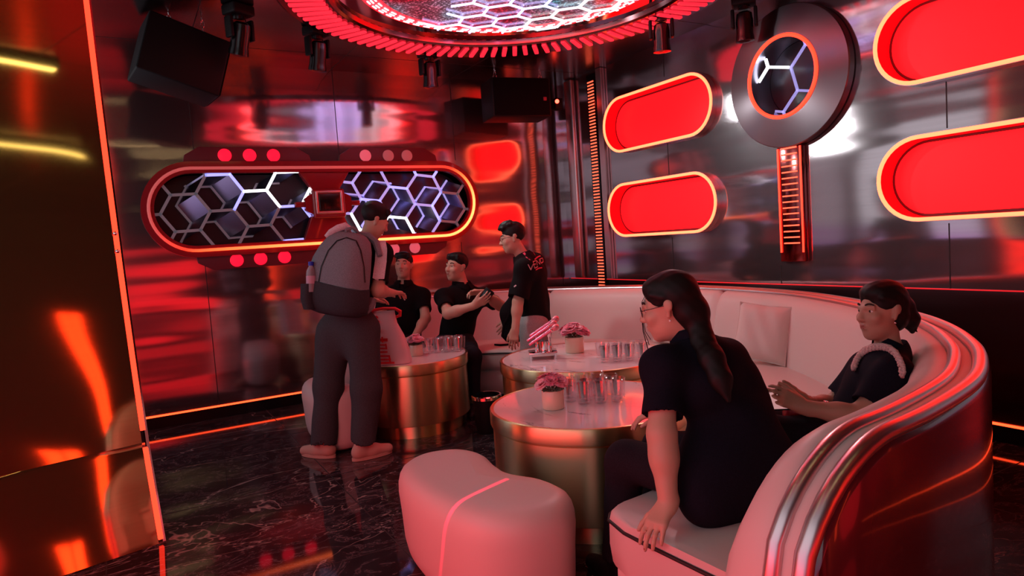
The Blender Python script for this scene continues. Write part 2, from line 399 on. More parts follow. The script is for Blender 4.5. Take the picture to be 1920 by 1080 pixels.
# ------------------------------------------------------------------ red pill lights on the right wall
def tube_loop(pl, w, fr, r): return B().tube([fp(fr, u, v, w) for u, v in pl], r, 10, True)
pl_label = ['upper small red pill-shaped light left of the round emblem', 'lower small red pill-shaped light left of the emblem strip',
            'upper large red pill-shaped light at the right edge', 'lower large red pill-shaped light at the right edge']
for (nm, y0, y1, z0, z1), lb in zip(PILLS, pl_label):
    t = thing('pill_light', lb, 'wall light', fp(RIGHT, (y0+y1)/2, z0, 0), 'red pill lights on the right wall')
    o = flat('light_panel', stadium(y0, y1, z0, z1, inset=0.035), [], -0.078, -0.070, RIGHT, M['red_emit'], t)
    flat('housing', stadium(y0, y1, z0, z1, inset=-0.012), [stadium(y0, y1, z0, z1, inset=0.012)], -0.02, 0.062, RIGHT, M['chrome_soft'], t)
    flat('inner_wall', stadium(y0, y1, z0, z1, inset=0.011), [stadium(y0, y1, z0, z1, inset=0.017)], -0.075, 0.058, RIGHT, M['red_side'], t)
    flat('shadow_gap', stadium(y0, y1, z0, z1, inset=0.017), [stadium(y0, y1, z0, z1, inset=0.034)], -0.077, -0.072, RIGHT, M['dark_red'], t)
    tube_loop(stadium(y0, y1, z0, z1, inset=0.004), 0.064, RIGHT, 0.0125).obj('neon_tube', M['neon'], t)

# ------------------------------------------------------------------ round emblem and its light ladder
ey, ez = ry(3.45), rz(2.475)
t = thing('round_emblem', 'large round metal disc with a glowing ring on the right wall', 'wall light', fp(RIGHT, ey, ez-0.52, 0))
ro, ri = 0.515, 0.30
def lathe_obj(prof, name, m, n=96, ax=None): return B().lathe(prof, fp(RIGHT, ey, ez, 0), (-1, 0, 0), n, cap=False).obj(name, m, t, auto=35)
mt, nt, bs = _nt('spun steel')
bs.inputs['Base Color'].default_value = (0.19, 0.15, 0.165, 1); bs.inputs['Metallic'].default_value = 1; bs.inputs['Roughness'].default_value = 0.30; bs.inputs['Anisotropic'].default_value = 0.9; bs.inputs['Anisotropic Rotation'].default_value = 0.25
tg = nt.nodes.new('ShaderNodeTangent'); tg.direction_type = 'RADIAL'; tg.axis = 'X'; nt.links.new(tg.outputs['Tangent'], bs.inputs['Tangent'])
dsk = lathe_obj([(ro-0.03, 0.002), (ro, 0.01), (ro, 0.06), (ro-0.006, 0.068), (ri+0.02, 0.105), (ri+0.004, 0.105), (ri+0.004, 0.08)], 'metal_disc', mt)
B().tube([fp(RIGHT, ey+(ri-0.008)*math.cos(2*PI*i/72), ez+(ri-0.008)*math.sin(2*PI*i/72), 0.108) for i in range(72)], 0.014, 10, True).obj('neon_ring', M['neon_red'], t)
lathe_obj([(ri-0.02, 0.10), (ri-0.028, -0.06), (ri-0.028, -0.1)], 'inner_sleeve', M['cell_wall'])
flat('backing', circle(ey, ez, ri-0.03), [], -0.1, -0.09, RIGHT, M['cell'], t)
edges = hex_edges(ey+0.13, ez-0.06, 0.185, circle(ey, ez, ri-0.032), rot=0.25)
random.seed(4)
def bars(edges, w, fr, wid, name, m, parent, dep=0.012):
    bb = B()
    for p, q in edges:
        a, c = fp(fr, p[0], p[1], w), fp(fr, q[0], q[1], w); d = (c-a); L = d.length; d.normalize(); sd = fr[3].cross(d)
        bb.box((a+c)/2, (L+wid*0.6, wid, dep), (d, sd, fr[3]))
    return bb.obj(name, m, parent, False) if edges else None
hi = [e for e in edges if (e[0][1]+e[1][1])/2 > ez+0.02 and (e[0][0]+e[1][0])/2 > ey-0.06]; lo = [e for e in edges if e not in hi]
bars(hi, 0.03, RIGHT, 0.02, 'lit_honeycomb', M['white_led'], t)
bars(lo, 0.0, RIGHT, 0.018, 'dim_honeycomb', M['violet_led'], t)
B().lathe([(0.001, 0.086), (0.12, 0.085), (ri-0.02, 0.078)], fp(RIGHT, ey, ez, 0), (-1, 0, 0), 48, cap=False).obj('glass_cover', mat('smoked glass', (1, 1, 1), 0.03, trans=1.0, ior=1.05), t)
l0, l1, lz0, lz1 = ry(3.345), ry(3.567), rz(1.08), rz(1.96)
t = thing('light_ladder', 'vertical strip of short light bars hanging below the round emblem', 'wall light', fp(RIGHT, (l0+l1)/2, lz0, 0))
B().rbox(fp(RIGHT, (l0+l1)/2, (lz0+lz1)/2, 0.022), (0.044, l1-l0, lz1-lz0), 0.006).obj('back_plate', mat('mirror red plate', (0.32, 0.06, 0.06), 0.12, 1), t)
for y in (l0+0.012, l1-0.012): B().box(fp(RIGHT, y, (lz0+lz1)/2+0.03, 0.047), (0.008, 0.012, lz1-lz0-0.08)).obj('side_rail', M['neon_red'], t, False)
for i in range(18): B().box(fp(RIGHT, (l0+l1)/2, lz0+0.14+i*0.0445, 0.047), (0.008, 0.135, 0.010)).obj('light_bar', M['bar_orange'], t, False)

# corner ladder
k0, k1 = 5.755, 5.875
t = thing('corner_light_column', 'tall narrow column of stacked light bars by the room corner', 'wall light', fp(RIGHT, 5.8, 0.7, 0))
B().box(fp(RIGHT, (k0+k1)/2, 1.88, 0.011), (0.022, 0.135, 2.36)).obj('back_plate', M['black_gloss'], t, False)
for i in range(68): B().box(fp(RIGHT, (k0+k1)/2, 0.74+i*0.0334, 0.0245), (0.006, 0.10, 0.013)).obj('light_bar', M['bar_orange'], t, False)
b = B(); b.box(fp(RIGHT, 5.66, (ZC+0.91)/2, 0.02), (0.04, 0.08, ZC-0.92)); struct('trim_1', b.obj('x', M['chrome_soft'], smooth=False), 'satin steel upright beside the corner light column', 'trim')
b = B(); b.rbox(fp(RIGHT, 6.19, (ZC+0.91)/2, 0.03), (0.06, 0.14, ZC-0.92), 0.02); struct('trim_2', b.obj('x', M['chrome_soft']), 'satin steel upright in the room corner', 'trim')

# ------------------------------------------------------------------ honeycomb window on the back wall
u0, u1, v0, v1 = WIN; cu0, cv0 = (u0+u1)/2, (v0+v1)/2
t = thing('honeycomb_window', 'wide pill-shaped honeycomb light with orange neon outline on the back wall', 'wall light', fp(BACK, cu0, v0-0.2, 0))
flat('rim', stadium(u0, u1, v0, v1, 24, -0.055), [stadium(u0, u1, v0, v1, 24, 0.045)], -0.01, 0.055, BACK, M['red_gloss'], t)
sect = stadium(u0, u1, v0, v1, 24, 0.004)
nm_, nt, bs = _nt('neon with a dim end')
tc = nt.nodes.new('ShaderNodeTexCoord'); sx = nt.nodes.new('ShaderNodeSeparateXYZ'); nt.links.new(tc.outputs['Generated'], sx.inputs[0])
m1 = N(nt, 'ShaderNodeMath', operation='MULTIPLY_ADD'); m1.inputs[1].default_value = -0.9; m1.inputs[2].default_value = 0.45; nt.links.new(sx.outputs['Z'], m1.inputs[0])
m2 = N(nt, 'ShaderNodeMath', operation='ADD'); nt.links.new(sx.outputs['X'], m2.inputs[0]); nt.links.new(m1.outputs[0], m2.inputs[1])
rr = ramp(nt, [(0.0, (0.40, 0.06, 0.06)), (0.25, (0.62, 0.05, 0.045)), (0.5, (1.3, 0.05, 0.02)), (0.72, (3.5, 0.40, 0.09)), (1.0, (5.0, 0.85, 0.23))]); nt.links.new(m2.outputs[0], rr.inputs['Fac'])
nt.links.new(rr.outputs['Color'], bs.inputs['Emission Color']); bs.inputs['Emission Strength'].default_value = 1.0; bs.inputs['Base Color'].default_value = (0.4, 0.1, 0.08, 1)
tube_loop(sect, 0.062, BACK, 0.0135).obj('neon_tube', nm_, t)
ins_ = stadium(u0, u1, v0, v1, 24, 0.045)
vx = lambda u: u*SB
cl = [(vx(1.48), v1-0.03), (vx(1.60), bx(1.965)), (vx(1.60), bx(1.83)), (vx(1.475), v0+0.03)]
cr = [(vx(1.975), v0+0.03), (vx(1.855), bx(1.83)), (vx(1.865), bx(1.975)), (vx(1.98), v1-0.03)]
polyL = [p for p in stadium(u0, u1, v0, v1, 24, 0.048) if p[0] < cu0] + cl[::-1]
polyR = [p for p in stadium(u0, u1, v0, v1, 24, 0.048) if p[0] > cu0] + cr[::-1]
flat('backing', ins_, [], -0.15, -0.14, BACK, M['cell'], t)
# centre plate between the two honeycombs
cp_pts = [(cl[0][0]+0.015, v1-0.043)] + [(cl[1][0]+0.012, cl[1][1]), (cl[2][0]+0.012, cl[2][1]), (cl[3][0]+0.015, v0+0.043)] + [(cr[0][0]-0.015, v0+0.043), (cr[1][0]-0.012, cr[1][1]), (cr[2][0]-0.012, cr[2][1]), (cr[3][0]-0.015, v1-0.043)]
flat('centre_plate', cp_pts, [], -0.06, 0.03, BACK, M['red_gloss'], t, 0.006)
hc = fp(BACK, vx(1.727), bx(1.845), 0)
hb = B(); hb.rbox(hc+Vector((0, -0.07, 0)), (0.30, 0.1, 0.27), 0.02)
for s in (-1, 1):
    hb.loft([[hc+Vector((s*x, -0.05+dy, dz)) for dy, dz in ((-0.045, -h_), (0.02, -h_), (0.02, h_), (-0.045, h_))] for x, h_ in ((0.14, 0.10), (0.19, 0.075), (0.215, 0.05))])
    hb.rbox(hc+Vector((s*0.255, -0.05, 0)), (0.10, 0.05, 0.05), 0.012)
hub = hb.obj('connector_box', M['red_gloss'], t)
B().rbox(hc+Vector((0, -0.1225, 0.01)), (0.19, 0.012, 0.155), 0.01).obj('dark_screen', M['black_gloss'], hub)
bz = B()
for zz in (-0.085, 0.105): bz.rbox(hc+Vector((0, -0.123, zz)), (0.23, 0.012, 0.022), 0.005)
for xx in (-0.115, 0.115): bz.rbox(hc+Vector((xx, -0.123, 0.01)), (0.022, 0.012, 0.21), 0.005)
bz.obj('screen_frame', M['chrome_soft'], hub)
random.seed(11)
for poly, (hu, hv, rot, a), side in ((polyL, (0.80, 1.66, 0.03, 0.195), 'L'), (polyR, (2.12, 1.72, -0.12, 0.185), 'R')):
    ed = hex_edges(hu, hv, a, poly, rot, 0.92)
    buckets = {'white_led': [], 'blue_led': [], 'violet_led': [], 'dim_led': []}
    for e in ed:
        mu, mv = (e[0][0]+e[1][0])/2, (e[0][1]+e[1][1])/2
        if side == 'L':
            k = 'white_led' if (mu > 0.98 and mv > 1.86) else 'blue_led' if (mv > 1.84 and mu > 0.7) or (mu > 1.25 and mv < 1.9) else 'dim_led'
        else:
            k = 'white_led' if (mu < 2.55 and mv < 1.74) else 'violet_led' if mu < 2.9 else 'dim_led'
            if k == 'violet_led' and random.random() < 0.3: k = 'blue_led'
        buckets[k].append(e)
    for k, es in buckets.items():
        nm = {'white_led': 'bright_honeycomb', 'blue_led': 'blue_honeycomb', 'violet_led': 'violet_honeycomb', 'dim_led': 'unlit_honeycomb'}[k]
        bars(es, 0.012, BACK, 0.024, nm, M[k], t)
    off = (-0.15, -0.09) if side == 'L' else (-0.12, 0.065); wq = B(); rear = []
    for p, q in ed:
        rows = []
        for f_ in (0.0, 0.5, 1.0):
            rows.append([fp(BACK, a[0]+off[0]*f_, a[1]+off[1]*f_, 0.0-0.12*f_) for a in (p, q)])
        p2, q2 = (p[0]+off[0], p[1]+off[1]), (q[0]+off[0], q[1]+off[1])
        if inside(p2, poly) and inside(q2, poly): rear.append((p2, q2)); wq.strip(rows)
    wq.obj('cell_walls', M['cell_wall'], t, False)
    bars(rear, -0.118, BACK, 0.020, 'rear_honeycomb', M['violet_led' if side == 'R' else 'dim_led'], t)
# lamp bumps above and below
def bump_plate(ua, ub, va, vb, up):
    d = 0.14
    pts = [(ua, va), (ua+0.02, va+(vb-va)*0.55), (ua+d, vb), (ub-d, vb), (ub-0.02, va+(vb-va)*0.55), (ub, va)]
    return [(x*SB, bx(z)) for x, z in pts]
for (ua, ub, va, vb, cs, cz, ms) in ((0.52, 1.62, 2.215, 2.375, (0.863, 1.071, 1.277), 2.30, ('lamp_red',)*3), (1.87, 2.9, 2.215, 2.38, (2.138, 2.371, 2.567), 2.30, ('lamp_pink', 'lamp_dim', 'lamp_dim')),
                                     (0.55, 1.70, 1.45, 1.30, (0.88, 1.083, 1.293), 1.372, ('lamp_red',)*3), (1.82, 2.95, 1.45, 1.30, (2.135, 2.355, 2.576), 1.376, ('lamp_pink',)*3)):
    lobe = flat('lamp_plate', bump_plate(ua, ub, va, vb, 1), [], 0.0, 0.03, BACK, M['dark_red'], t, 0.004)
    for c_, m_ in zip(cs, ms):
        B().lathe([(0.0005, 0.0), (0.056, 0.0), (0.056, 0.008), (0.050, 0.011), (0.0005, 0.012)], fp(BACK, c_*SB, bx(cz), 0.03), (0, -1, 0), 32, False).obj('round_lamp', M[m_], lobe)

# ------------------------------------------------------------------ ceiling light ring
rc_ = Vector((2.42, 3.95, 0)); R1, R2 = 1.20, 1.53
zr = ZC-0.055
t = thing('ceiling_light_ring', 'huge round ceiling light with radiating red bars and a honeycomb centre', 'ceiling light', (rc_.x, rc_.y, zr-0.03))
def annul(prof, name, m): return B().lathe(prof, (rc_.x, rc_.y, 0), (0, 0, 1), 128, False).obj(name, m, t, auto=30)
annul([(R2+0.02, ZC), (R2+0.02, zr), (R2, zr-0.012), (R1+0.02, zr-0.012), (R1, zr), (R1, ZC-0.02)], 'ring_plate', mat('dark red mirror plate', (0.30, 0.14, 0.15), 0.16, 1))
annul([(R1, ZC-0.018), (1.04, ZC-0.004)], 'mirror_band', mat('mirror band', (0.6, 0.58, 0.62), 0.08, 1))
proto = None; NB = 96
for i in range(NB):
    if proto is None:
        proto = B().rbox((0, 0, 0), (0.24, 0.038, 0.02), 0.008).obj('red_bar', M['bar_red'], None)
        proto.parent = t; o = proto
    else:
        o = proto.copy(); COL.objects.link(o)
    a = 2*PI*i/NB; o.location = ((R1+0.165)*math.cos(a), (R1+0.165)*math.sin(a), 0.03-0.02); o.rotation_euler = (0, 0, a)
mt2, nt, bs = _nt('glowing star field')
v = coords(nt, (1, 1, 1)); n1 = N(nt, 'ShaderNodeTexNoise', Scale=55.0, Detail=2.0); nt.links.new(v, n1.inputs['Vector'])
n2 = N(nt, 'ShaderNodeTexNoise', Scale=1.6, Detail=2.0); nt.links.new(v, n2.inputs['Vector'])
r1 = ramp(nt, [(0.36, (0.02, 0.35, 0.42)), (0.5, (0.35, 0.16, 0.25)), (0.6, (0.45, 0.01, 0.03))]); nt.links.new(n2.outputs['Fac'], r1.inputs['Fac'])
r2 = ramp(nt, [(0.52, (0.25, 0.25, 0.25)), (0.66, (1.6, 1.6, 1.6))]); nt.links.new(n1.outputs['Fac'], r2.inputs['Fac'])
mu_ = N(nt, 'ShaderNodeMix', data_type='RGBA', blend_type='MULTIPLY'); mu_.inputs['Factor'].default_value = 1
nt.links.new(r1.outputs['Color'], mu_.inputs['A']); nt.links.new(r2.outputs['Color'], mu_.inputs['B'])
nt.links.new(mu_.outputs['Result'], bs.inputs['Emission Color']); bs.inputs['Emission Strength'].default_value = 1.1
bs.inputs['Base Color'].default_value = (0.05, 0.04, 0.05, 1); bs.inputs['Roughness'].default_value = 0.15
annul([(0.92, ZC-0.006), (0.0005, ZC-0.006)], 'star_panel', mt2)
annul([(1.04, ZC-0.005), (0.92, ZC-0.0065)], 'red_glow_band', mat('red ceiling glow', (0.5, 0.02, 0.02), 0.4, emit=(1, 0.003, 0.006), power=11))
bb = B()
for rr, n_, off in ((0.955, 60, 0), (0.985, 62, 0.05), (1.012, 64, 0.02)):
    for i in range(n_):
        a = 2*PI*i/n_+off; d = Vector((-math.sin(a), math.cos(a), 0)); nrm = Vector((math.cos(a), math.sin(a), 0))
        bb.box(rc_+nrm*rr+Vector((0, 0, ZC-0.010)), (0.058, 0.012, 0.006), (d, nrm, Vector((0, 0, 1))))
bb.obj('white_stripe_pattern', mat('white dash light', (0.8, 0.8, 0.9), 0.4, emit=(1, 0.9, 0.92), power=1.2), t, False)['kind'] = 'stuff'
CEIL = (Vector((0, 0, ZC)), Vector((1, 0, 0)), Vector((0, 1, 0)), Vector((0, 0, -1)))
ed = hex_edges(2.75, 3.9, 0.155, circle(rc_.x, rc_.y, 1.0), 0.3)
wh = [e for e in ed if (e[0][0]+e[1][0])/2 > 2.9 or (e[0][1]+e[1][1])/2 < 3.4]; vi = [e for e in ed if e not in wh and (e[0][0]+e[1][0])/2 > 2.2]
bars(wh, 0.022, CEIL, 0.020, 'bright_honeycomb', mat('ceiling white light', (0.9, 0.9, 0.9), 0.4, emit=(0.92, 0.97, 1.0), power=1.25), t)
bars(vi, 0.022, CEIL, 0.014, 'violet_honeycomb', mat('ceiling violet light', (0.9, 0.9, 0.9), 0.4, emit=(0.55, 0.45, 1.0), power=3), t)

# ------------------------------------------------------------------ video walls on the left wall, seen only as reflections in the steel
def screen_mat(name, stops, power):
    m, nt, b_ = _nt(name)
    v = coords(nt, (0.5, 0.5, 1.4)); n1 = N(nt, 'ShaderNodeTexNoise', Scale=1.2, Detail=1.0); nt.links.new(v, n1.inputs['Vector'])
    t_ = nt.nodes.new('ShaderNodeTexCoord'); sx = nt.nodes.new('ShaderNodeSeparateXYZ'); nt.links.new(t_.outputs['Generated'], sx.inputs[0])
    ad = N(nt, 'ShaderNodeMath', operation='MULTIPLY_ADD'); ad.inputs[1].default_value = 0.35; nt.links.new(n1.outputs['Fac'], ad.inputs[0]); nt.links.new(sx.outputs['Z'], ad.inputs[2])
    r = ramp(nt, stops); nt.links.new(ad.outputs[0], r.inputs['Fac'])
    nt.links.new(r.outputs['Color'], b_.inputs['Emission Color']); b_.inputs['Emission Strength'].default_value = power
    b_.inputs['Base Color'].default_value = (0.02, 0.02, 0.02, 1); return m
SCR = screen_mat('video wall picture', [(0.15, (0.36, 0.32, 0.16)), (0.34, (0.54, 0.55, 0.34)), (0.52, (0.36, 0.50, 0.66)), (0.72, (0.50, 0.28, 0.60)), (0.95, (0.58, 0.60, 0.66))], 1.35)
SCR2 = screen_mat('bright video wall picture', [(0.15, (0.40, 0.34, 0.16)), (0.34, (0.56, 0.57, 0.34)), (0.52, (0.34, 0.50, 0.68)), (0.72, (0.50, 0.28, 0.60)), (0.95, (0.60, 0.62, 0.66))], 1.45)
for (ya, yb_, za, zb, lb) in ((-1.6, 3.2, 0.88, 2.95, 'large video wall on the left wall, seen mirrored in the steel panels'), (4.2, 6.3, 0.88, 2.95, 'smaller video wall behind the gold panel, seen mirrored in the steel panels')):
    t = thing('video_wall', lb, 'screen', fp(LEFT, (ya+yb_)/2, za, 0))
    flat('bezel', rrect(ya-0.05, yb_+0.05, za-0.05, zb+0.05, 0.02), [rrect(ya, yb_, za, zb, 0.01)], 0.002, 0.06, LEFT, M['black_gloss'], t)
    flat('display', rrect(ya, yb_, za, zb, 0.01), [], 0.01, 0.045, LEFT, SCR if ya < 0 else SCR2, t)

# red fill added on the rear and left walls, warm ceiling lamps and a pair of upright neon tubes (unseen behind the viewer, placed to be mirrored in the gold panel)
t = thing('pill_light', 'unseen pill-shaped red fill light added on the rear wall behind the viewer', 'wall light', fp(REAR, 0.4, 0.2, 0), 'added red fill lights behind the viewer')  # added red fill from behind the viewer
flat('light_panel', stadium(-0.75, 1.6, 0.2, 1.1, inset=0.02), [], 0.002, 0.03, REAR, mat('added rear red fill', (0.5, 0.02, 0.02), 0.35, emit=(1, 0.012, 0.02), power=1.8), t)
flat('rim', stadium(-0.75, 1.6, 0.2, 1.1, inset=-0.03), [stadium(-0.75, 1.6, 0.2, 1.1, inset=0.02)], 0.0, 0.05, REAR, M['chrome_soft'], t)
t = thing('pill_light', 'unseen pill-shaped red fill light added low on the rear wall by the right corner', 'wall light', fp(REAR, 3.5, 0.2, 0), 'added red fill lights behind the viewer')  # added for more red in the back wall's reflections
flat('light_panel', stadium(2.95, 4.25, 0.2, 1.1, inset=0.02), [], 0.002, 0.03, REAR, mat('added corner red fill', (0.5, 0.02, 0.02), 0.35, emit=(1, 0.012, 0.02), power=1.8), t)
flat('rim', stadium(2.95, 4.25, 0.2, 1.1, inset=-0.03), [stadium(2.95, 4.25, 0.2, 1.1, inset=0.02)], 0.0, 0.05, REAR, M['chrome_soft'], t)
t = thing('pill_light', 'long unseen red fill light added low on the left wall beside the viewer', 'wall light', fp(LEFT, 1.8, 0.1, 0), 'added red fill lights behind the viewer')  # added to redden the near stool and cushion from the left
flat('light_panel', stadium(-0.2, 3.3, 0.10, 0.78, inset=0.02), [], 0.002, 0.03, LEFT, mat('added side red fill', (0.5, 0.02, 0.02), 0.35, emit=(1, 0.022, 0.024), power=5.8), t)
flat('rim', stadium(-0.2, 3.3, 0.10, 0.78, inset=-0.03), [stadium(-0.2, 3.3, 0.10, 0.78, inset=0.02)], 0.0, 0.05, LEFT, M['chrome_soft'], t)
WARM = mat('warm lamp diffuser', (0.8, 0.7, 0.5), 0.5, emit=(1.0, 0.78, 0.34), power=5.0)
for (xa, xb, y, lb) in ((-0.55, 0.75, 2.25, 'linear warm ceiling lamp near the gold panel'), (0.3, 1.9, 0.35, 'linear warm ceiling lamp above the viewer')):
    t = thing('ceiling_lamp', lb, 'ceiling light', ((xa+xb)/2, y, ZC-0.05))
    B().rbox(((xa+xb)/2, y, ZC-0.02), (xb-xa+0.04, 0.09, 0.04), 0.01).obj('housing', M['black'], t)
    B().box(((xa+xb)/2, y, ZC-0.043), (xb-xa, 0.05, 0.008)).obj('diffuser', WARM, t, False)
for (x, w_, za, zb, lb) in ((NEON_X[0], 0.085, 0.40, 2.05, 'tall upright pair of red neon tubes on the rear wall'), (NEON_X[1], 0.15, 0.12, 0.60, 'short upright pair of red neon tubes low on the rear wall')):
    t = thing('neon_column', lb, 'light', (x, YF+0.06, za))
    B().rbox((x, YF+0.02, (za+zb)/2), (w_*2.3, 0.04, zb-za+0.1), 0.01).obj('back_plate', M['black'], t)
    for q in (-1, 1): B().rbox((x+q*w_/2, YF+0.055, (za+zb)/2), (w_*0.84, 0.03, zb-za), 0.014).obj('neon_tube', mat('bright red neon', (0.5, 0.02, 0.01), 0.4, emit=(1, 0.045, 0.012), power=6), t)
# ------------------------------------------------------------------ smooth plan curves
def catmull(pts, step=0.04):
    pts = [Vector((p[0], p[1], 0)) for p in pts]; out = []
    P = [pts[0]*2-pts[1]] + pts + [pts[-1]*2-pts[-2]]
    for i in range(1, len(P)-2):
        n = max(2, int((P[i+1]-P[i]).length/0.01))
        for j in range(n):
            t = j/n; a, b_, c, d = P[i-1], P[i], P[i+1], P[i+2]
            out.append(0.5*((2*b_)+(c-a)*t+(2*a-5*b_+4*c-d)*t*t+(3*b_-a-3*c+d)*t**3))
    out.append(pts[-1])
    s = [0]
    for a, b_ in zip(out, out[1:]): s.append(s[-1]+(b_-a).length)
    n = int(s[-1]/step); res = []; k = 0
    for i in range(n+1):
        q = s[-1]*i/n
        while k < len(s)-2 and s[k+1] < q: k += 1
        f = (q-s[k])/(s[k+1]-s[k]) if s[k+1] > s[k] else 0
        res.append(out[k].lerp(out[k+1], f))
    return res, s[-1]
OUT = [(1.19, 0.915), (1.45, 0.925), (1.77, 0.955), (2.19, 1.045), (2.52, 1.18), (2.81, 1.345), (3.175, 1.625), (3.50, 1.98), (3.90, 2.59), (4.165, 3.18),
       (4.275, 3.80), (4.275, 4.34), (4.13, 4.88), (3.86, 5.38), (3.55, 5.83), (3.14, 6.17), (2.65, 6.34), (2.1, 6.385), (1.55, 6.385)]
PATH, LEN = catmull(OUT)
NP = len(PATH)
TAN = [(PATH[min(i+1, NP-1)]-PATH[max(i-1, 0)]).normalized() for i in range(NP)]
INW = [Vector((-t.y, t.x, 0)) for t in TAN]          # towards the middle of the room
SS = [LEN*i/(NP-1) for i in range(NP)]
SOFA_H = 0.88
def rim(s, top=SOFA_H, R=0.40, V=0.36):
    d = min(s, LEN-s)
    if d >= R: return top
    q = (R-d)/R; return top-V+V*math.sqrt(max(0.0, 1-q*q))
def sweep(prof_fn, i0, i1, closed_prof=True, cap=True):
    rings = []
    for i in range(i0, i1+1):
        rings.append([PATH[i]+INW[i]*d+Vector((0, 0, z)) for d, z in prof_fn(i)])
    b = B(); n = len(rings[0]); vs = [p for r in rings for p in r]; fs = []
    for a in range(len(rings)-1):
        for j in range(n if closed_prof else n-1):
            k = (j+1) % n; fs.append((a*n+j, a*n+k, (a+1)*n+k, (a+1)*n+j))
    if cap and closed_prof: fs += [tuple(range(n)), tuple(range((len(rings)-1)*n, len(rings)*n))]
    return b.add(vs, fs)
t = thing('sofa', 'long C-shaped cream leather sofa with a dark red glossy shell and metal trim', 'sofa', (PATH[NP//2].x, PATH[NP//2].y, 0))
SOFA = t
# shell
def shell_prof(i):
    h = rim(SS[i]); return [(0.02, 0.02), (0.0, 0.10), (0.0, h-0.035), (0.012, h-0.012), (0.03, h-0.004), (0.05, h-0.02), (0.05, 0.02)]
sweep(shell_prof, 0, NP-1).obj('shell', M['shell'], t)
for nm, d0, r_ in (('outer_trim', 0.030, 0.024), ('inner_trim', 0.105, 0.022)):
    pts = []
    k = 0
    z_lo = 0.03
    # up the end, along the rim, down the other end
    pts.append(PATH[0]+INW[0]*d0+Vector((-0.0, 0, z_lo)))
    for zz in (0.15, 0.3, 0.42): pts.append(PATH[0]+INW[0]*d0+Vector((0, 0, zz)))
    fine = []
    for i in range(NP):
        fine.append(PATH[i]+INW[i]*d0+Vector((0, 0, rim(SS[i])-0.006)))
    pts += fine
    for zz in (0.42, 0.3, 0.15, z_lo): pts.append(PATH[-1]+INW[-1]*d0+Vector((0, 0, zz)))
    B().tube(pts, r_, 10).obj(nm, M['chrome_soft'], t)
def pad_prof(i):      # cream infill between the two trims
    h = rim(SS[i]); return [(0.05, 0.05), (0.05, h-0.012), (0.068, h-0.002), (0.10, h-0.006), (0.11, 0.05)]
sweep(pad_prof, 0, NP-1).obj('rim_pad', M['cream'], t)
# back cushions: inner upholstery, three sections
def back_fn(ia, ib):
    def f(i):
        e = min(SS[i]-SS[ia], SS[ib]-SS[i]); soft = 0.0
        if 0 < ia and SS[i]-SS[ia] < 0.05: soft = (1-(SS[i]-SS[ia])/0.05)**2
        if ib < NP-1 and SS[ib]-SS[i] < 0.05: soft = max(soft, (1-(SS[ib]-SS[i])/0.05)**2)
        h = rim(SS[i], SOFA_H-0.005)-0.03*soft; k = 0.022*soft
        th = 0.33
        return [(0.105, 0.18), (0.105, h-0.03), (0.12, h-0.008), (0.15, h), (0.185-k, h-0.008), (0.22-k, h-0.035), (0.245-k, h-0.08), (0.265-k, h-0.16), (0.29-k, h-0.28), (th-k, 0.36), (th, 0.18)]
    return f
def near(p):
    return min(range(NP), key=lambda i: (PATH[i]-Vector((p[0], p[1], 0))).length)
cuts = [0, near((4.275, 3.86)), near((3.70, 5.62)), NP-1]
for a, c in zip(cuts, cuts[1:]): sweep(back_fn(a, c), a, c).obj('back_cushion', M['cream'], t)
# seat, with rounded front corners at both ends
sa = near((1.38, 0.92)); sb = near((1.75, 6.385))
def front(i, dmax):
    e = min(SS[i]-SS[sa], SS[sb]-SS[i]); R = 0.17
    if e >= R: return dmax
    q = (R-e)/R; return dmax-R+R*math.sqrt(max(0, 1-q*q))
def seat_prof(z0, z1, dmax, r):
    def f(i):
        D = front(i, dmax); pr_ = [(0.30, z0), (0.30, z1-0.012), (0.34, z1)]
        pr_ += [(D-r*1.6, z1+0.004)]+[(D-r+r*math.sin(a), z1-r+r*math.cos(a)) for a in (0.25, 0.6, 0.95, 1.3, 1.57)]
        pr_ += [(D+0.004, (z0+z1)/2-0.02), (D-0.008, z0+0.012), (D-0.02, z0)]
        return pr_
    return f
sweep(seat_prof(0.25, 0.435, 0.985, 0.035), sa, sb).obj('seat_cushion', M['cream'], t)
sweep(seat_prof(0.03, 0.252, 0.955, 0.012), sa+1, sb-1).obj('seat_base', M['cream'], t)
sweep(lambda i: [(0.3, 0.0), (0.3, 0.035), (front(i, 0.9), 0.035), (front(i, 0.9), 0.0)], sa+2, sb-2).obj('plinth', M['black'], t)
pp = []
PZ = 0.405
for dd in (0.32, 0.45, 0.6, 0.72): pp.append(PATH[sa]+INW[sa]*dd-TAN[sa]*0.004+Vector((0, 0, PZ)))
for i in range(sa, sb+1): pp.append(PATH[i]+INW[i]*(front(i, 0.985)+0.002)+Vector((0, 0, PZ)))
for dd in (0.72, 0.6, 0.45, 0.32): pp.append(PATH[sb]+INW[sb]*dd+TAN[sb]*0.004+Vector((0, 0, PZ)))
B().tube(pp, 0.0065, 8).obj('piping', M['piping'], t)

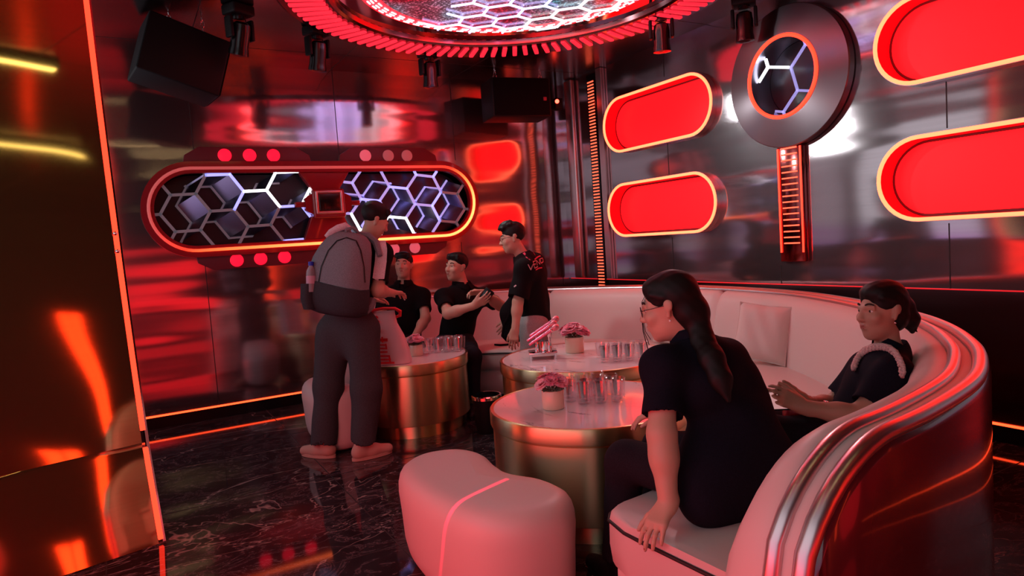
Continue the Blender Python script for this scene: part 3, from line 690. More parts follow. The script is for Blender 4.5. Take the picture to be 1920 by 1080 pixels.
# throw cushions
def cushion(name, c, w, h, th, rot, label):
    t = thing(name, label, 'cushion', c)
    n = 14; b = B(); rows_f, rows_b = [], []
    Rm = rot
    for i in range(n+1):
        rf, rb = [], []
        for j in range(n+1):
            u, v = 2*i/n-1, 2*j/n-1
            puff = ((1-u**4)*(1-v**4))**0.6*th/2
            pin = 1-0.07*(1-v*v) if True else 1
            x = u*w/2*(1-0.06*(1-v*v)); z = v*h/2*(1-0.06*(1-u*u))
            wr = 0.006*math.sin(9*u+5*v)*(1-u*u)
            rf.append(Vector(c)+Rm @ Vector((x, -puff-wr, z))); rb.append(Vector(c)+Rm @ Vector((x, puff, z)))
        rows_f.append(rf); rows_b.append(rb)
    b.strip(rows_f); b.strip(rows_b); b.obj('cover', M['cream_soft'], t, auto=None)
    edge = [rows_f[i][0] for i in range(n)]+[rows_f[n][j] for j in range(n)]+[rows_f[n-i][n] for i in range(n)]+[rows_f[0][n-j] for j in range(n)]
    B().tube(edge, 0.005, 6, True).obj('edge_piping', M['cream_soft'], t)
    return t
def rotm(yaw, tilt, roll=0): return Matrix.Rotation(yaw, 3, 'Z') @ Matrix.Rotation(tilt, 3, 'X') @ Matrix.Rotation(roll, 3, 'Y')
cushion('throw_cushion', (3.735, 3.16, 0.645), 0.37, 0.40, 0.13, rotm(-1.20, -0.30, 0.10), 'square cream throw cushion leaning on the sofa back, fully in view')
cushion('throw_cushion', (3.90, 4.22, 0.64), 0.37, 0.40, 0.13, rotm(-1.60, -0.30, 0.0), 'cream throw cushion mostly hidden behind the head of the woman with her back turned')

# ------------------------------------------------------------------ round brass tables
def table(c, r, lb, ht=0.55):
    t = thing('round_table', lb, 'table', (c[0], c[1], 0), 'brass drum tables in front of the sofa')
    C = (c[0], c[1], 0)
    B().lathe([(0.001, 0.0), (r*0.86, 0.0), (r*0.86, 0.10)], C, n=96, cap=False).obj('plinth', M['gold'], t)
    B().lathe([(r*0.5, 0.098), (r-0.016, 0.098), (r-0.012, 0.104), (r-0.012, ht-0.088), (r-0.02, ht-0.082)], C, n=128, cap=False).obj('drum', M['gold'], t)
    B().lathe([(r-0.03, ht-0.084), (r-0.003, ht-0.078), (r, ht-0.07), (r, ht-0.006), (r-0.004, ht-0.0005), (r-0.02, ht-0.0005)], C, n=128, cap=False).obj('top_band', M['gold'], t)
    B().lathe([(0.001, ht-0.02), (r-0.018, ht-0.02), (r-0.018, ht-0.001), (0.001, ht)], C, n=128, cap=False).obj('marble_top', M['table_marble'], t)
    return t
T1, T2, T3 = (1.863, 4.947), (2.745, 3.871), (1.984, 2.783)
table(T1, 0.448, 'round brass drum table by the standing man with the backpack, white bag on it')
table(T2, 0.594, 'larger round brass drum table at the back with the chrome stand on it')
table(T3, 0.504, 'round brass drum table nearest the viewer, with flowers and many glasses')

# ------------------------------------------------------------------ kidney stools
def smooth_closed(pts, n=96):
    P = [Vector((p[0], p[1], 0)) for p in pts]; m = len(P); out = []
    for i in range(m):
        a, b_, c, d = P[i-1], P[i], P[(i+1) % m], P[(i+2) % m]
        for j in range(n//m):
            q = j/(n//m); out.append(0.5*((2*b_)+(c-a)*q+(2*a-5*b_+4*c-d)*q*q+(3*b_-a-3*c+d)*q**3))
    return out
def stool(pts, lb, h=0.45):
    ol = smooth_closed(pts, 12*len(pts)); n = len(ol); c = sum(ol, Vector((0, 0, 0)))/n
    t = thing('kidney_stool', lb, 'stool', (c.x, c.y, 0), 'kidney-shaped stools')
    nor = []
    for i in range(n):
        d = (ol[(i+1) % n]-ol[i-1]).normalized(); nn = Vector((d.y, -d.x, 0)); nor.append(nn)
    area = sum(ol[i].x*ol[(i+1) % n].y-ol[(i+1) % n].x*ol[i].y for i in range(n))
    if area < 0: nor = [-q for q in nor]
    prof = [(0.11, 0.012), (0.075, 0.016), (0.045, 0.035), (0.022, 0.075), (0.012, 0.13), (0.006, 0.25), (0.0, 0.33), (0.002, 0.37), (0.010, 0.40), (0.025, 0.424), (0.048, 0.440), (0.075, 0.447), (0.11, 0.450)]
    rings = [[ol[i]-nor[i]*d+Vector((0, 0, z*h/0.45)) for i in range(n)] for d, z in prof]
    sm = rings[-1]; cc = sum(sm, Vector((0, 0, 0)))/n
    for f in (0.66, 0.33, 0.02): rings.append([cc+(p-cc)*f+Vector((0, 0, 0.004*(1-f))) for p in sm])
    lo = rings[0]; c0 = sum(lo, Vector((0, 0, 0)))/n
    B().loft(rings).obj('upholstery', M['cream'], t, auto=None)
    B().loft([[c0+(p-c0)*0.97+Vector((0, 0, z)) for p in lo] for z in (-0.0115, 0.012)]).obj('foot_plate', M['black'], t)
KID = [(0.93, 2.70), (0.985, 2.86), (1.13, 2.94), (1.29, 2.89), (1.36, 2.74), (1.335, 2.56), (1.335, 2.42), (1.40, 2.27), (1.40, 2.10), (1.29, 1.985), (1.13, 1.98), (1.00, 2.07), (0.94, 2.24), (0.915, 2.48)]
stool(KID, 'large cream kidney-shaped stool in the foreground before the near table')
stool([(1.045, 5.02), (1.085, 5.22), (1.20, 5.33), (1.34, 5.29), (1.385, 5.14), (1.36, 4.98), (1.355, 4.84), (1.385, 4.70), (1.34, 4.60), (1.23, 4.565), (1.11, 4.61), (1.05, 4.76)], 'cream kidney-shaped stool behind the legs of the standing man with the backpack')

# ------------------------------------------------------------------ table things
def pot(c, s, lb, seed, n=9):
    random.seed(seed); t = thing('flower_pot', lb, 'flower pot', c, 'flower pots on the tables')
    C = Vector(c); r = 0.055*s; h = 0.092*s
    B().lathe([(0.001, 0), (r*0.95, 0), (r, 0.004), (r, h-0.002), (r*0.97, h), (r*0.93, h-0.002), (r*0.93, h-0.014), (0.001, h-0.014)], C, n=40, cap=False).obj('pot', mat('cream ceramic', (0.78, 0.66, 0.50), 0.3, coat=0.3), t)
    pm = [mat('pink petals', (0.86, 0.36, 0.46), 0.7), mat('pale pink petals', (0.90, 0.56, 0.62), 0.7), mat('rose petals', (0.84, 0.28, 0.40), 0.7)]
    gm = mat('grey green leaves', (0.12, 0.14, 0.09), 0.6)
    heads = []
    for i in range(n):
        a = 2*PI*i/n+random.uniform(-.3, .3); q = 0.0 if i == 0 else random.uniform(0.55, 1.0)
        heads.append(C+Vector((math.cos(a)*0.066*s*q, math.sin(a)*0.066*s*q, h+(0.062-0.03*q*q)*s+random.uniform(-.004, .006))))
    for k, hp in enumerate(heads):
        b = B(); R = (0.031 if k % 3 else 0.036)*s
        ax0 = (hp-(C+Vector((0, 0, h-0.04*s)))).normalized(); X, Y, Z = frame_of(ax0)
        for layer, (nn, tilt, rr) in enumerate(((5, 0.25, 0.45), (7, 0.65, 0.75), (9, 1.05, 1.0), (9, 1.45, 1.05))):
            for j in range(nn):
                a = 2*PI*j/nn+layer*0.4+random.uniform(-.15, .15); rad = X*math.cos(a)+Y*math.sin(a); sd = Z.cross(rad)
                up = (Z*math.cos(tilt)+rad*math.sin(tilt)).normalized(); nr = up.cross(sd)
                p0 = hp+rad*0.003; L = R*rr; wd = R*0.5
                g = []
                for u in (0, .35, .7, 1):
                    wq = wd*(0.35+1.0*math.sin(min(1, u*0.8+0.12)*PI*0.62)); cu_ = nr*(-0.25*L*u*u)
                    g.append([p0+up*(L*u)+cu_+sd*(wq*q_)+nr*(0.15*wd*q_*q_) for q_ in (-1, 0, 1)])
                b.strip(g)
        b.obj('bloom', pm[k % 3], t, auto=None)
    for k in range(9):
        a = 2*PI*k/9+0.2; b = B(); rad = Vector((math.cos(a), math.sin(a), 0)); sd = Vector((-rad.y, rad.x, 0)); L = random.uniform(0.05, 0.085)*s
        p0 = C+Vector((0, 0, h-0.005))+rad*0.02*s; g = []
        for u in (0, .3, .6, .85, 1):
            wq = 0.017*s*math.sin(PI*min(0.97, u*0.9+0.08)); p = p0+rad*(L*u)+Vector((0, 0, (0.045*u-0.035*u*u)*s+random.uniform(0, .004)))
            g.append([p-sd*wq+Vector((0, 0, .004)), p, p+sd*wq+Vector((0, 0, .004))])
        b.strip(g).obj('leaf', gm, t, auto=None)
pot((1.781, 2.797, 0.551), 1.0, 'cream pot of pink flowers on the nearest table', 3, 8)
pot((2.78, 4.03, 0.551), 1.22, 'cream pot of pink flowers on the larger back table', 5, 10)
pot((1.90, 4.90, 0.551), 0.92, 'cream pot of pink flowers half hidden by the white bag', 8, 8)

gl = thing('glass_tumbler', '', 'glass', (0, 0, 0), '')
b = B(); ro_ = 0.036
b.lathe([(0.0005, 0.0), (0.026, 0.0), (0.029, 0.003), (0.0365, 0.105), (0.0355, 0.106), (0.0335, 0.104), (0.0265, 0.016), (0.0005, 0.013)], n=20, cap=False)
gbody = b.obj('body', M['glass'], gl)
Rg = Vector((RT.x, RT.y, 0)).normalized(); Fg = Vector((FW.x, FW.y, 0)).normalized()
def glasses(c, nx, ny, gap, lbs, grp, skip=()):
    k = 0
    for j in range(ny):
        for i in range(nx):
            if (i, j) in skip: continue
            p = Vector((c[0], c[1], 0.5505))+Rg*((i-(nx-1)/2)*gap+0.02*(j % 2)+random.uniform(-.004, .004))+Fg*((j-(ny-1)/2)*gap+random.uniform(-.004, .004))
            o = glasses.first and gl or clone(gl); glasses.first = False
            o.location = p; o.rotation_euler = (0, 0, random.uniform(0, 6)); tag(o, lbs, 'glass', grp)
glasses.first = True
random.seed(21)
glasses((2.035, 2.84), 4, 4, 0.082, 'clear glass tumbler in the cluster beside the flower pot on the nearest table', 'tumblers on the nearest table', {(0, 0), (3, 3)})
glasses((2.83, 3.56), 4, 3, 0.085, 'clear glass tumbler in the cluster on the larger back table', 'tumblers on the back table')
glasses((2.14, 4.93), 4, 3, 0.080, 'clear glass tumbler in the cluster on the table with the white bag', 'tumblers on the table with the bag', {(0, 2)})

# chrome microphone stand with pink microphones
c = Vector((2.50, 4.02, 0.551))
t = thing('microphone_stand', 'small chrome table stand holding pink microphones on the larger back table', 'stand', c)
X = Rg; Y = Fg; Z = Vector((0, 0, 1))
B().rbox(c+Z*0.042, (0.20, 0.15, 0.012), 0.004, (X, Y, Z)).obj('tray', M['chrome'], t)
for sx in (-1, 1):
    for sy in (-1, 1):
        p = c+X*(0.085*sx)+Y*(0.06*sy); B().cyl(p, p+Z*0.04, 0.006).obj('foot', M['chrome'], t)
for sx, sy, hh in ((-0.045, -0.03, 0.11), (0.045, -0.045, 0.13), (0.06, 0.045, 0.15), (-0.03, 0.05, 0.12)):
    p = c+X*sx+Y*sy+Z*0.048; B().lathe([(0.012, 0), (0.012, 0.01), (0.006, 0.02), (0.0055, hh-0.03), (0.011, hh-0.02), (0.012, hh)], p, n=16).obj('post', M['chrome'], t)
B().lathe([(0.0005, 0), (0.035, 0), (0.042, 0.006), (0.044, 0.07), (0.042, 0.07), (0.04, 0.01), (0.0005, 0.008)], c+Z*0.048+X*0.012+Y*0.01, n=24, cap=False).obj('chrome_cup', M['chrome'], t)
pinkm = mat('metallic pink', (0.80, 0.16, 0.26), 0.22, 0.85)
for k, (oy, oz, ox) in enumerate(((-0.05, 0.0, 0.01), (0.0, 0.02, 0.0), (0.05, 0.045, 0.02))):
    mic = thing('microphone', ('pink microphone at the front of the chrome stand', 'pink microphone in the middle of the chrome stand', 'pink microphone at the back of the chrome stand')[k], 'microphone', c+X*ox+Y*oy+Z*(0.165+oz), 'pink microphones on the stand')
    ax = (X*0.86+Z*0.5).normalized(); p = c+X*ox+Y*oy+Z*(0.165+oz)
    B().lathe([(0.009, -0.12), (0.010, -0.11), (0.0135, 0.04), (0.015, 0.06)], p, ax, 18).obj('handle', pinkm, mic)
    B().lathe([(0.016, 0.06), (0.019, 0.068), (0.016, 0.074)], p, ax, 18).obj('collar', M['chrome'], mic)
    B().lathe([(0.016, 0.074), (0.022, 0.09), (0.023, 0.105), (0.018, 0.12), (0.004, 0.127)], p, ax, 18).obj('grille', mat('pink mesh', (0.7, 0.25, 0.3), 0.4, 0.7), mic)

# trash bin
c = Vector((2.22, 4.39, 0))
t = thing('trash_bin', 'black trash bin with a chrome rim between the brass tables', 'trash bin', c)
B().lathe([(0.001, 0.002), (0.085, 0.002), (0.09, 0.01), (0.105, 0.25), (0.10, 0.25), (0.086, 0.015), (0.001, 0.012)], c, n=40, cap=False).obj('bucket', M['black'], t)
B().lathe([(0.098, 0.248), (0.112, 0.248), (0.112, 0.268), (0.106, 0.275), (0.097, 0.275), (0.097, 0.25)], c, n=40, cap=False).obj('rim', M['chrome'], t)

# white shopping bag with red print
def bag():
    c = Vector((1.655, 4.735, 0.5515)); X = Rg; Y = Fg; Z = Vector((0, 0, 1))
    t = thing('shopping_bag', 'white shopping bag with red lettering and red handles on the table by the backpack man', 'bag', c)
    paper = mat('white bag plastic', (0.86, 0.70, 0.70), 0.45); red = mat('red bag print', (0.72, 0.02, 0.03), 0.5)
    rings = []
    for z, w0, w1, d in ((0, -0.165, 0.125, 0.085), (0.012, -0.168, 0.128, 0.088), (0.10, -0.16, 0.115, 0.08), (0.2, -0.15, 0.085, 0.062), (0.29, -0.14, 0.045, 0.035), (0.36, -0.135, 0.035, 0.012), (0.385, -0.135, 0.034, 0.006)):
        ring = []
        for i in range(28):
            a = 2*PI*i/28; ca, sa_ = math.cos(a), math.sin(a); sq = (abs(ca)**5+abs(sa_)**5)**(-0.2)
            wr = 1+0.05*math.sin(5*a+z*22)*min(1, z*8)
            ring.append(c+X*((w0+w1)/2+(w1-w0)/2*ca*sq)+Y*(d*sa_*sq*wr)+Z*z)
        rings.append(ring)
    B().loft(rings).obj('bag_body', paper, t, auto=60)
    hb = B()
    hb.tube([c+X*x+Y*y+Z*z for x, y, z in ((-0.135, -0.008, 0.36), (-0.13, -0.012, 0.395), (-0.05, -0.012, 0.405), (0.04, -0.012, 0.40), (0.075, -0.008, 0.375), (0.07, 0, 0.345), (0.04, 0.01, 0.335))], [0.010, 0.013, 0.011, 0.011, 0.015, 0.013, 0.01], 8)
    hb.obj('handle', red, t)
    # red printed characters on the side facing the viewer
    pr_ = B()
    def stroke(x0, z0, x1, z1, w):
        x0 += 0.05; x1 += 0.05
        def P(x, z):
            d = np.interp(z, [0, 0.1, 0.2, 0.29, 0.36], [0.087, 0.079, 0.061, 0.034, 0.012]); return c+X*x+Y*(-d*1.10-0.002)+Z*z
        a, e = P(x0, z0), P(x1, z1); d = (e-a).normalized(); nrm = -Y; sd = nrm.cross(d)
        pr_.box((a+e)/2, ((e-a).length, w, 0.003), (d, sd, nrm))
    for z, x0, x1, w in ((0.185, -0.15, -0.07, 0.022), (0.150, -0.14, -0.085, 0.010), (0.125, -0.14, -0.085, 0.010), (0.10, -0.155, -0.075, 0.012), (0.07, -0.14, -0.06, 0.012), (0.045, -0.135, -0.055, 0.012), (0.02, -0.13, -0.03, 0.014)): stroke(x0, z, x1, z-0.004, w)
    for x, z0, z1 in ((-0.14, 0.16, 0.12), (-0.085, 0.155, 0.115), (-0.138, 0.075, 0.02), (-0.065, 0.07, 0.02), (-0.11, 0.205, 0.165)): stroke(x, z0, x+0.004, z1, 0.012)
    pr_.obj('red_lettering', red, t, False)
    dot = B()
    for x, z, r_ in ((-0.10, 0.345, 0.012), (-0.092, 0.31, 0.016), (-0.085, 0.25, 0.016)):
        d = np.interp(z, [0, 0.1, 0.2, 0.29, 0.36], [0.087, 0.079, 0.061, 0.034, 0.012]); p = c+X*x+Y*(-d*1.12-0.001)+Z*z
        dot.cyl(p, p-Y*0.004, r_, None, 16)
    dot.obj('red_marks', red, t)
bag()

# ------------------------------------------------------------------ things under the ceiling
def moving_head(px_, yaw, tilt, lb, s=1.0, aim=None):
    c = Vector((px_[0], px_[1], px_[2]))
    t = thing('moving_head_light', lb, 'stage light', c, 'moving head lights around the ceiling ring')
    X = Vector((math.cos(yaw), math.sin(yaw), 0)); Y = Vector((-X.y, X.x, 0)); Z = Vector((0, 0, 1))
    B().rbox(c-Z*0.035*s, (0.17*s, 0.14*s, 0.07*s), 0.015, (X, Y, Z)).obj('base', M['black'], t)
    B().cyl(c-Z*0.07*s, c-Z*0.10*s, 0.045*s).obj('swivel', M['black_gloss'], t)
    pv = c-Z*0.20*s
    for q in (-1, 1): B().rbox(c-Z*0.155*s+X*(0.082*q*s), (0.026*s, 0.07*s, 0.14*s), 0.01, (X, Y, Z)).obj('yoke_arm', M['black'], t)
    ax = (-Z*math.cos(tilt)+Y*math.sin(tilt)).normalized()
    B().lathe([(0.035*s, -0.09*s), (0.055*s, -0.075*s), (0.062*s, -0.02*s), (0.060*s, 0.07*s), (0.066*s, 0.10*s), (0.068*s, 0.125*s), (0.056*s, 0.128*s)], pv, ax, 28).obj('lamp_body', M['black_gloss'], t)
    B().lathe([(0.0005, 0.134*s), (0.03*s, 0.133*s), (0.054*s, 0.126*s)], pv, ax, 28, False).obj('lens', mat('dark lens', (0.25, 0.12, 0.13), 0.06, 0.9), t)
    if aim:
        L = bpy.data.lights.new('added_fill_spot', 'SPOT'); L.energy = aim[1]; L.color = aim[2]; L.spot_size = math.radians(aim[3]); L.spot_blend = 1.0; L.shadow_soft_size = 0.085  # added fill light for sofa and stool; the heads themselves are unlit
        lo = bpy.data.objects.new('added_fill_spot', L); COL.objects.link(lo); lo.parent = t; p0 = pv+ax*(0.225*s); lo.location = p0-c
        lo.rotation_euler = (Vector(aim[0])-p0).to_track_quat('-Z', 'Y').to_euler()
    return t
moving_head((0.83, 4.93, ZC), 0.5, 0.32, 'black moving head light at the upper left beside the hanging speaker')
moving_head((1.42, 5.21, ZC), 0.4, 0.20, 'black moving head light on the left rim of the ceiling ring', aim=((4.0, 3.6, 0.6), 55, (0.92, 1.0, 1.0), 100))
moving_head((2.47, 5.53, ZC), 0.1, 0.05, 'black moving head light behind the middle of the ceiling ring', aim=((3.9, 3.0, 0.5), 42, (0.92, 1.0, 1.0), 100))
moving_head((3.76, 4.02, ZC), -0.7, 0.05, 'black moving head light above the small red pill lights', aim=((1.5, 2.4, 0.4), 35, (1.0, 0.80, 0.85), 80))
moving_head((4.2, 3.60, ZC), -0.9, 0.05, 'black moving head light at the top edge above the round emblem')

def chain(t, a, c, r=0.011):
    a, c = Vector(a), Vector(c); n = max(2, int((a-c).length/0.034)); k = B()
    for i in range(n):
        p = a.lerp(c, (i+0.5)/n); d = (c-a).normalized(); x = Vector((1, 0, 0)) if i % 2 else Vector((0, 1, 0))
        k.tube([p+d*(0.021*math.sin(q))+x*(r*math.cos(q)) for q in [2*PI*j/12 for j in range(12)]], 0.003, 6, True)
    k.obj('chain', M['chrome'], t)
def speaker(c, size, rot, lb, grille_side, chains):
    t = thing('hanging_speaker', lb, 'speaker', c, 'speakers hung from the ceiling')
    A = tuple(rot @ Vector(v) for v in ((1, 0, 0), (0, 1, 0), (0, 0, 1))); c = Vector(c)
    B().rbox(c, size, 0.012, A).obj('cabinet', M['black'], t)
    d, w, h = size
    B().rbox(c+A[grille_side[0]]*(grille_side[1]*(size[grille_side[0]]/2+0.004)), [0.014 if i == grille_side[0] else size[i]*0.94 for i in range(3)], 0.005, A).obj('grille', M['black_cloth'], t)
    for (x, y) in chains:
        p = c+A[0]*x+A[1]*y+A[2]*(h/2)
        k = B(); k.tube([p+Vector((0.02*math.cos(q), 0, 0.02+0.02*math.sin(q))) for q in [2*PI*j/14 for j in range(14)]], 0.005, 6, True); k.obj('shackle', M['chrome'], t)
        chain(t, (p.x, p.y, ZC), (p.x, p.y, p.z+0.03))
    return t
speaker((0.47, 5.28, 2.78), (0.52, 0.40, 0.40), Matrix.Rotation(0.12, 3, 'Z') @ Matrix.Rotation(0.30, 3, 'Y'), 'black speaker tilted down from the ceiling at the upper left', (0, 1), ((-0.12, -0.08), (0.1, -0.08)))
speaker((3.60, 6.0, 2.79), (0.62, 0.36, 0.38), Matrix.Rotation(-0.18, 3, 'Z'), 'black speaker hung on chains before the back wall corner', (1, -1), ((-0.24, -0.1), (0.24, -0.1)))
spk2 = [o for o in COL.objects if o.name.startswith('hanging_speaker')][-1]
A_ = Matrix.Rotation(-0.18, 3, 'Z'); B().rbox(Vector((3.60, 6.0, 2.79)) + A_ @ Vector((0.24, -0.196, -0.02)), (0.035, 0.006, 0.035), 0.003, tuple(A_ @ Vector(v) for v in ((1, 0, 0), (0, 1, 0), (0, 0, 1)))).obj('badge', mat('dull red badge', (0.35, 0.05, 0.07), 0.4), spk2)
# small speaker bracket and sensor lamp in the corner
c = Vector((4.18, 6.12, 2.80))
t = thing('sensor_lamp', 'small glowing red lamp high in the room corner', 'light', c)
B().rbox(c, (0.10, 0.10, 0.12), 0.015).obj('case', M['black'], t)
B().cyl(c+Vector((0, 0, 0.05)), (c.x, c.y, ZC), 0.012).obj('hanger', M['black'], t)
B().ball(c+Vector((-0.03, -0.055, 0.02)), 0.022).obj('red_bulb', mat('bright red bulb', (0.6, 0.05, 0.03), 0.4, emit=(1, 0.035, 0.02), power=14), t)

# ------------------------------------------------------------------ gold mirror panel at the left
E0 = Vector((-0.004, 3.874, 0)); ga = math.radians(75); dirp = Vector((-math.sin(ga), -math.cos(ga), 0)); nrm = Vector((-dirp.y, dirp.x, 0)).normalized()
if nrm.y > 0: nrm = -nrm
Lp = 0.86; ZK = 0.50
t = thing('gold_panel', 'tall gold mirrored panel with a red-lit edge at the left', 'panel', E0+dirp*0.4)
TW = -0.03
def lean(z):      # the sheet flares out towards its foot
    if z >= ZK: q = (z-ZK); return -0.118*q+0.0185*q*q
    return 0.205*(ZK-z)
def twist(u, z):
    q = (ZK+0.75-z)/0.75 if z >= ZK else (ZK-z)/ZK*0.8
    return TW*max(0, q)*(u-0.3)*max(0, q)*0.5
def sheet(z0, z1, n, nm):
    rows = []
    for k in range(n+1):
        z = z0+(z1-z0)*k/n
        rows.append([E0+dirp*(Lp*j/24)+nrm*(lean(z)+twist(Lp*j/24, z)+0.0012*math.sin(Lp*j/24*8+z*2.2))+Vector((0, 0, z)) for j in range(25)])
    return B().strip(rows).obj(nm, M['gold_panel'], t, auto=None)
sheet(ZK, ZC, 90, 'upper_mirror'); sheet(0.003, ZK, 40, 'lower_mirror')
bk = B(); mid = E0+dirp*(Lp/2)-nrm*0.27; bk.box((mid.x, mid.y, ZC/2), (Lp, 0.14, ZC), (dirp, nrm, Vector((0, 0, 1)))); bk.obj('core', M['black_gloss'], t, False)
def edge_strip(z0, z1, du, dn, w_, nm, m_):
    pts = []; n = 40
    rows = []
    for k in range(n+1):
        z = z0+(z1-z0)*k/n; c = E0-dirp*du+nrm*(lean(z)+twist(0, z)+dn)+Vector((0, 0, z))
        rows.append([c-dirp*w_/2-nrm*0.012, c-dirp*w_/2+nrm*0.012, c+dirp*w_/2+nrm*0.012, c+dirp*w_/2-nrm*0.012])
    return B().loft(rows).obj(nm, m_, t, auto=30)
edge_strip(0.56, ZC, 0.014, -0.01, 0.022, 'edge_light', M['neon_red']); edge_strip(0.02, 0.47, 0.014, -0.01, 0.022, 'lower_edge_light', M['neon_red'])
edge_strip(0.0, ZC, 0.032, -0.03, 0.014, 'edge_frame', M['chrome'])
for z in (2.97, 2.87, 1.56, 1.47):
    p = E0-dirp*0.008+nrm*(lean(z)+0.003); B().lathe([(0.001, 0.0), (0.010, 0.0), (0.010, 0.012), (0.001, 0.016)], (p.x, p.y, z), nrm, 16, False).obj('screw', M['chrome'], t)

# laser line projector on the ceiling behind the viewer: it draws the red streak on the near stool
src = Vector((-0.15, 0.9, ZC-0.12)); pA, pB = at(928, 908, 2.64), at(824, 1036, 2.53)
t = thing('laser_projector', 'small black laser projector on the ceiling behind the viewer', 'stage light', src)
B().rbox(src, (0.12, 0.16, 0.10), 0.012).obj('case', M['black'], t); B().cyl(src+Vector((0, 0, 0.05)), (src.x, src.y, ZC), 0.02).obj('bracket', M['black'], t)
L = bpy.data.lights.new('laser_line', 'SPOT'); L.energy = 800; L.color = (1, 0.01, 0.06); L.spot_size = math.radians(24); L.spot_blend = 0.0; L.shadow_soft_size = 0.002
L.use_nodes = True; nt = L.node_tree; em = nt.nodes['Emission']
tcn = nt.nodes.new('ShaderNodeTexCoord'); sx = nt.nodes.new('ShaderNodeSeparateXYZ'); nt.links.new(tcn.outputs['Normal'], sx.inputs[0])
dv = N(nt, 'ShaderNodeMath', operation='DIVIDE'); nt.links.new(sx.outputs['X'], dv.inputs[0]); nt.links.new(sx.outputs['Z'], dv.inputs[1])
ab = N(nt, 'ShaderNodeMath', operation='ABSOLUTE'); nt.links.new(dv.outputs[0], ab.inputs[0]); lt = N(nt, 'ShaderNodeMath', operation='LESS_THAN'); lt.inputs[1].default_value = 0.0032; nt.links.new(ab.outputs[0], lt.inputs[0])
dy = N(nt, 'ShaderNodeMath', operation='DIVIDE'); nt.links.new(sx.outputs['Y'], dy.inputs[0]); nt.links.new(sx.outputs['Z'], dy.inputs[1])
ay = N(nt, 'ShaderNodeMath', operation='ABSOLUTE'); nt.links.new(dy.outputs[0], ay.inputs[0]); ly = N(nt, 'ShaderNodeMath', operation='LESS_THAN'); ly.inputs[1].default_value = 0.072; nt.links.new(ay.outputs[0], ly.inputs[0])
pm_ = N(nt, 'ShaderNodeMath', operation='MULTIPLY'); nt.links.new(lt.outputs[0], pm_.inputs[0]); nt.links.new(ly.outputs[0], pm_.inputs[1]); nt.links.new(pm_.outputs[0], em.inputs['Strength'])
lo = bpy.data.objects.new('laser_line', L); COL.objects.link(lo); lo.parent = t; p0 = src+((pA+pB)/2-src).normalized()*0.11; lo.location = p0-src
zz = -((pA+pB)/2-p0).normalized(); xx = (pA-p0).cross(pB-p0).normalized(); yy = zz.cross(xx).normalized()
lo.rotation_euler = Matrix((xx, yy, zz)).transposed().to_euler()
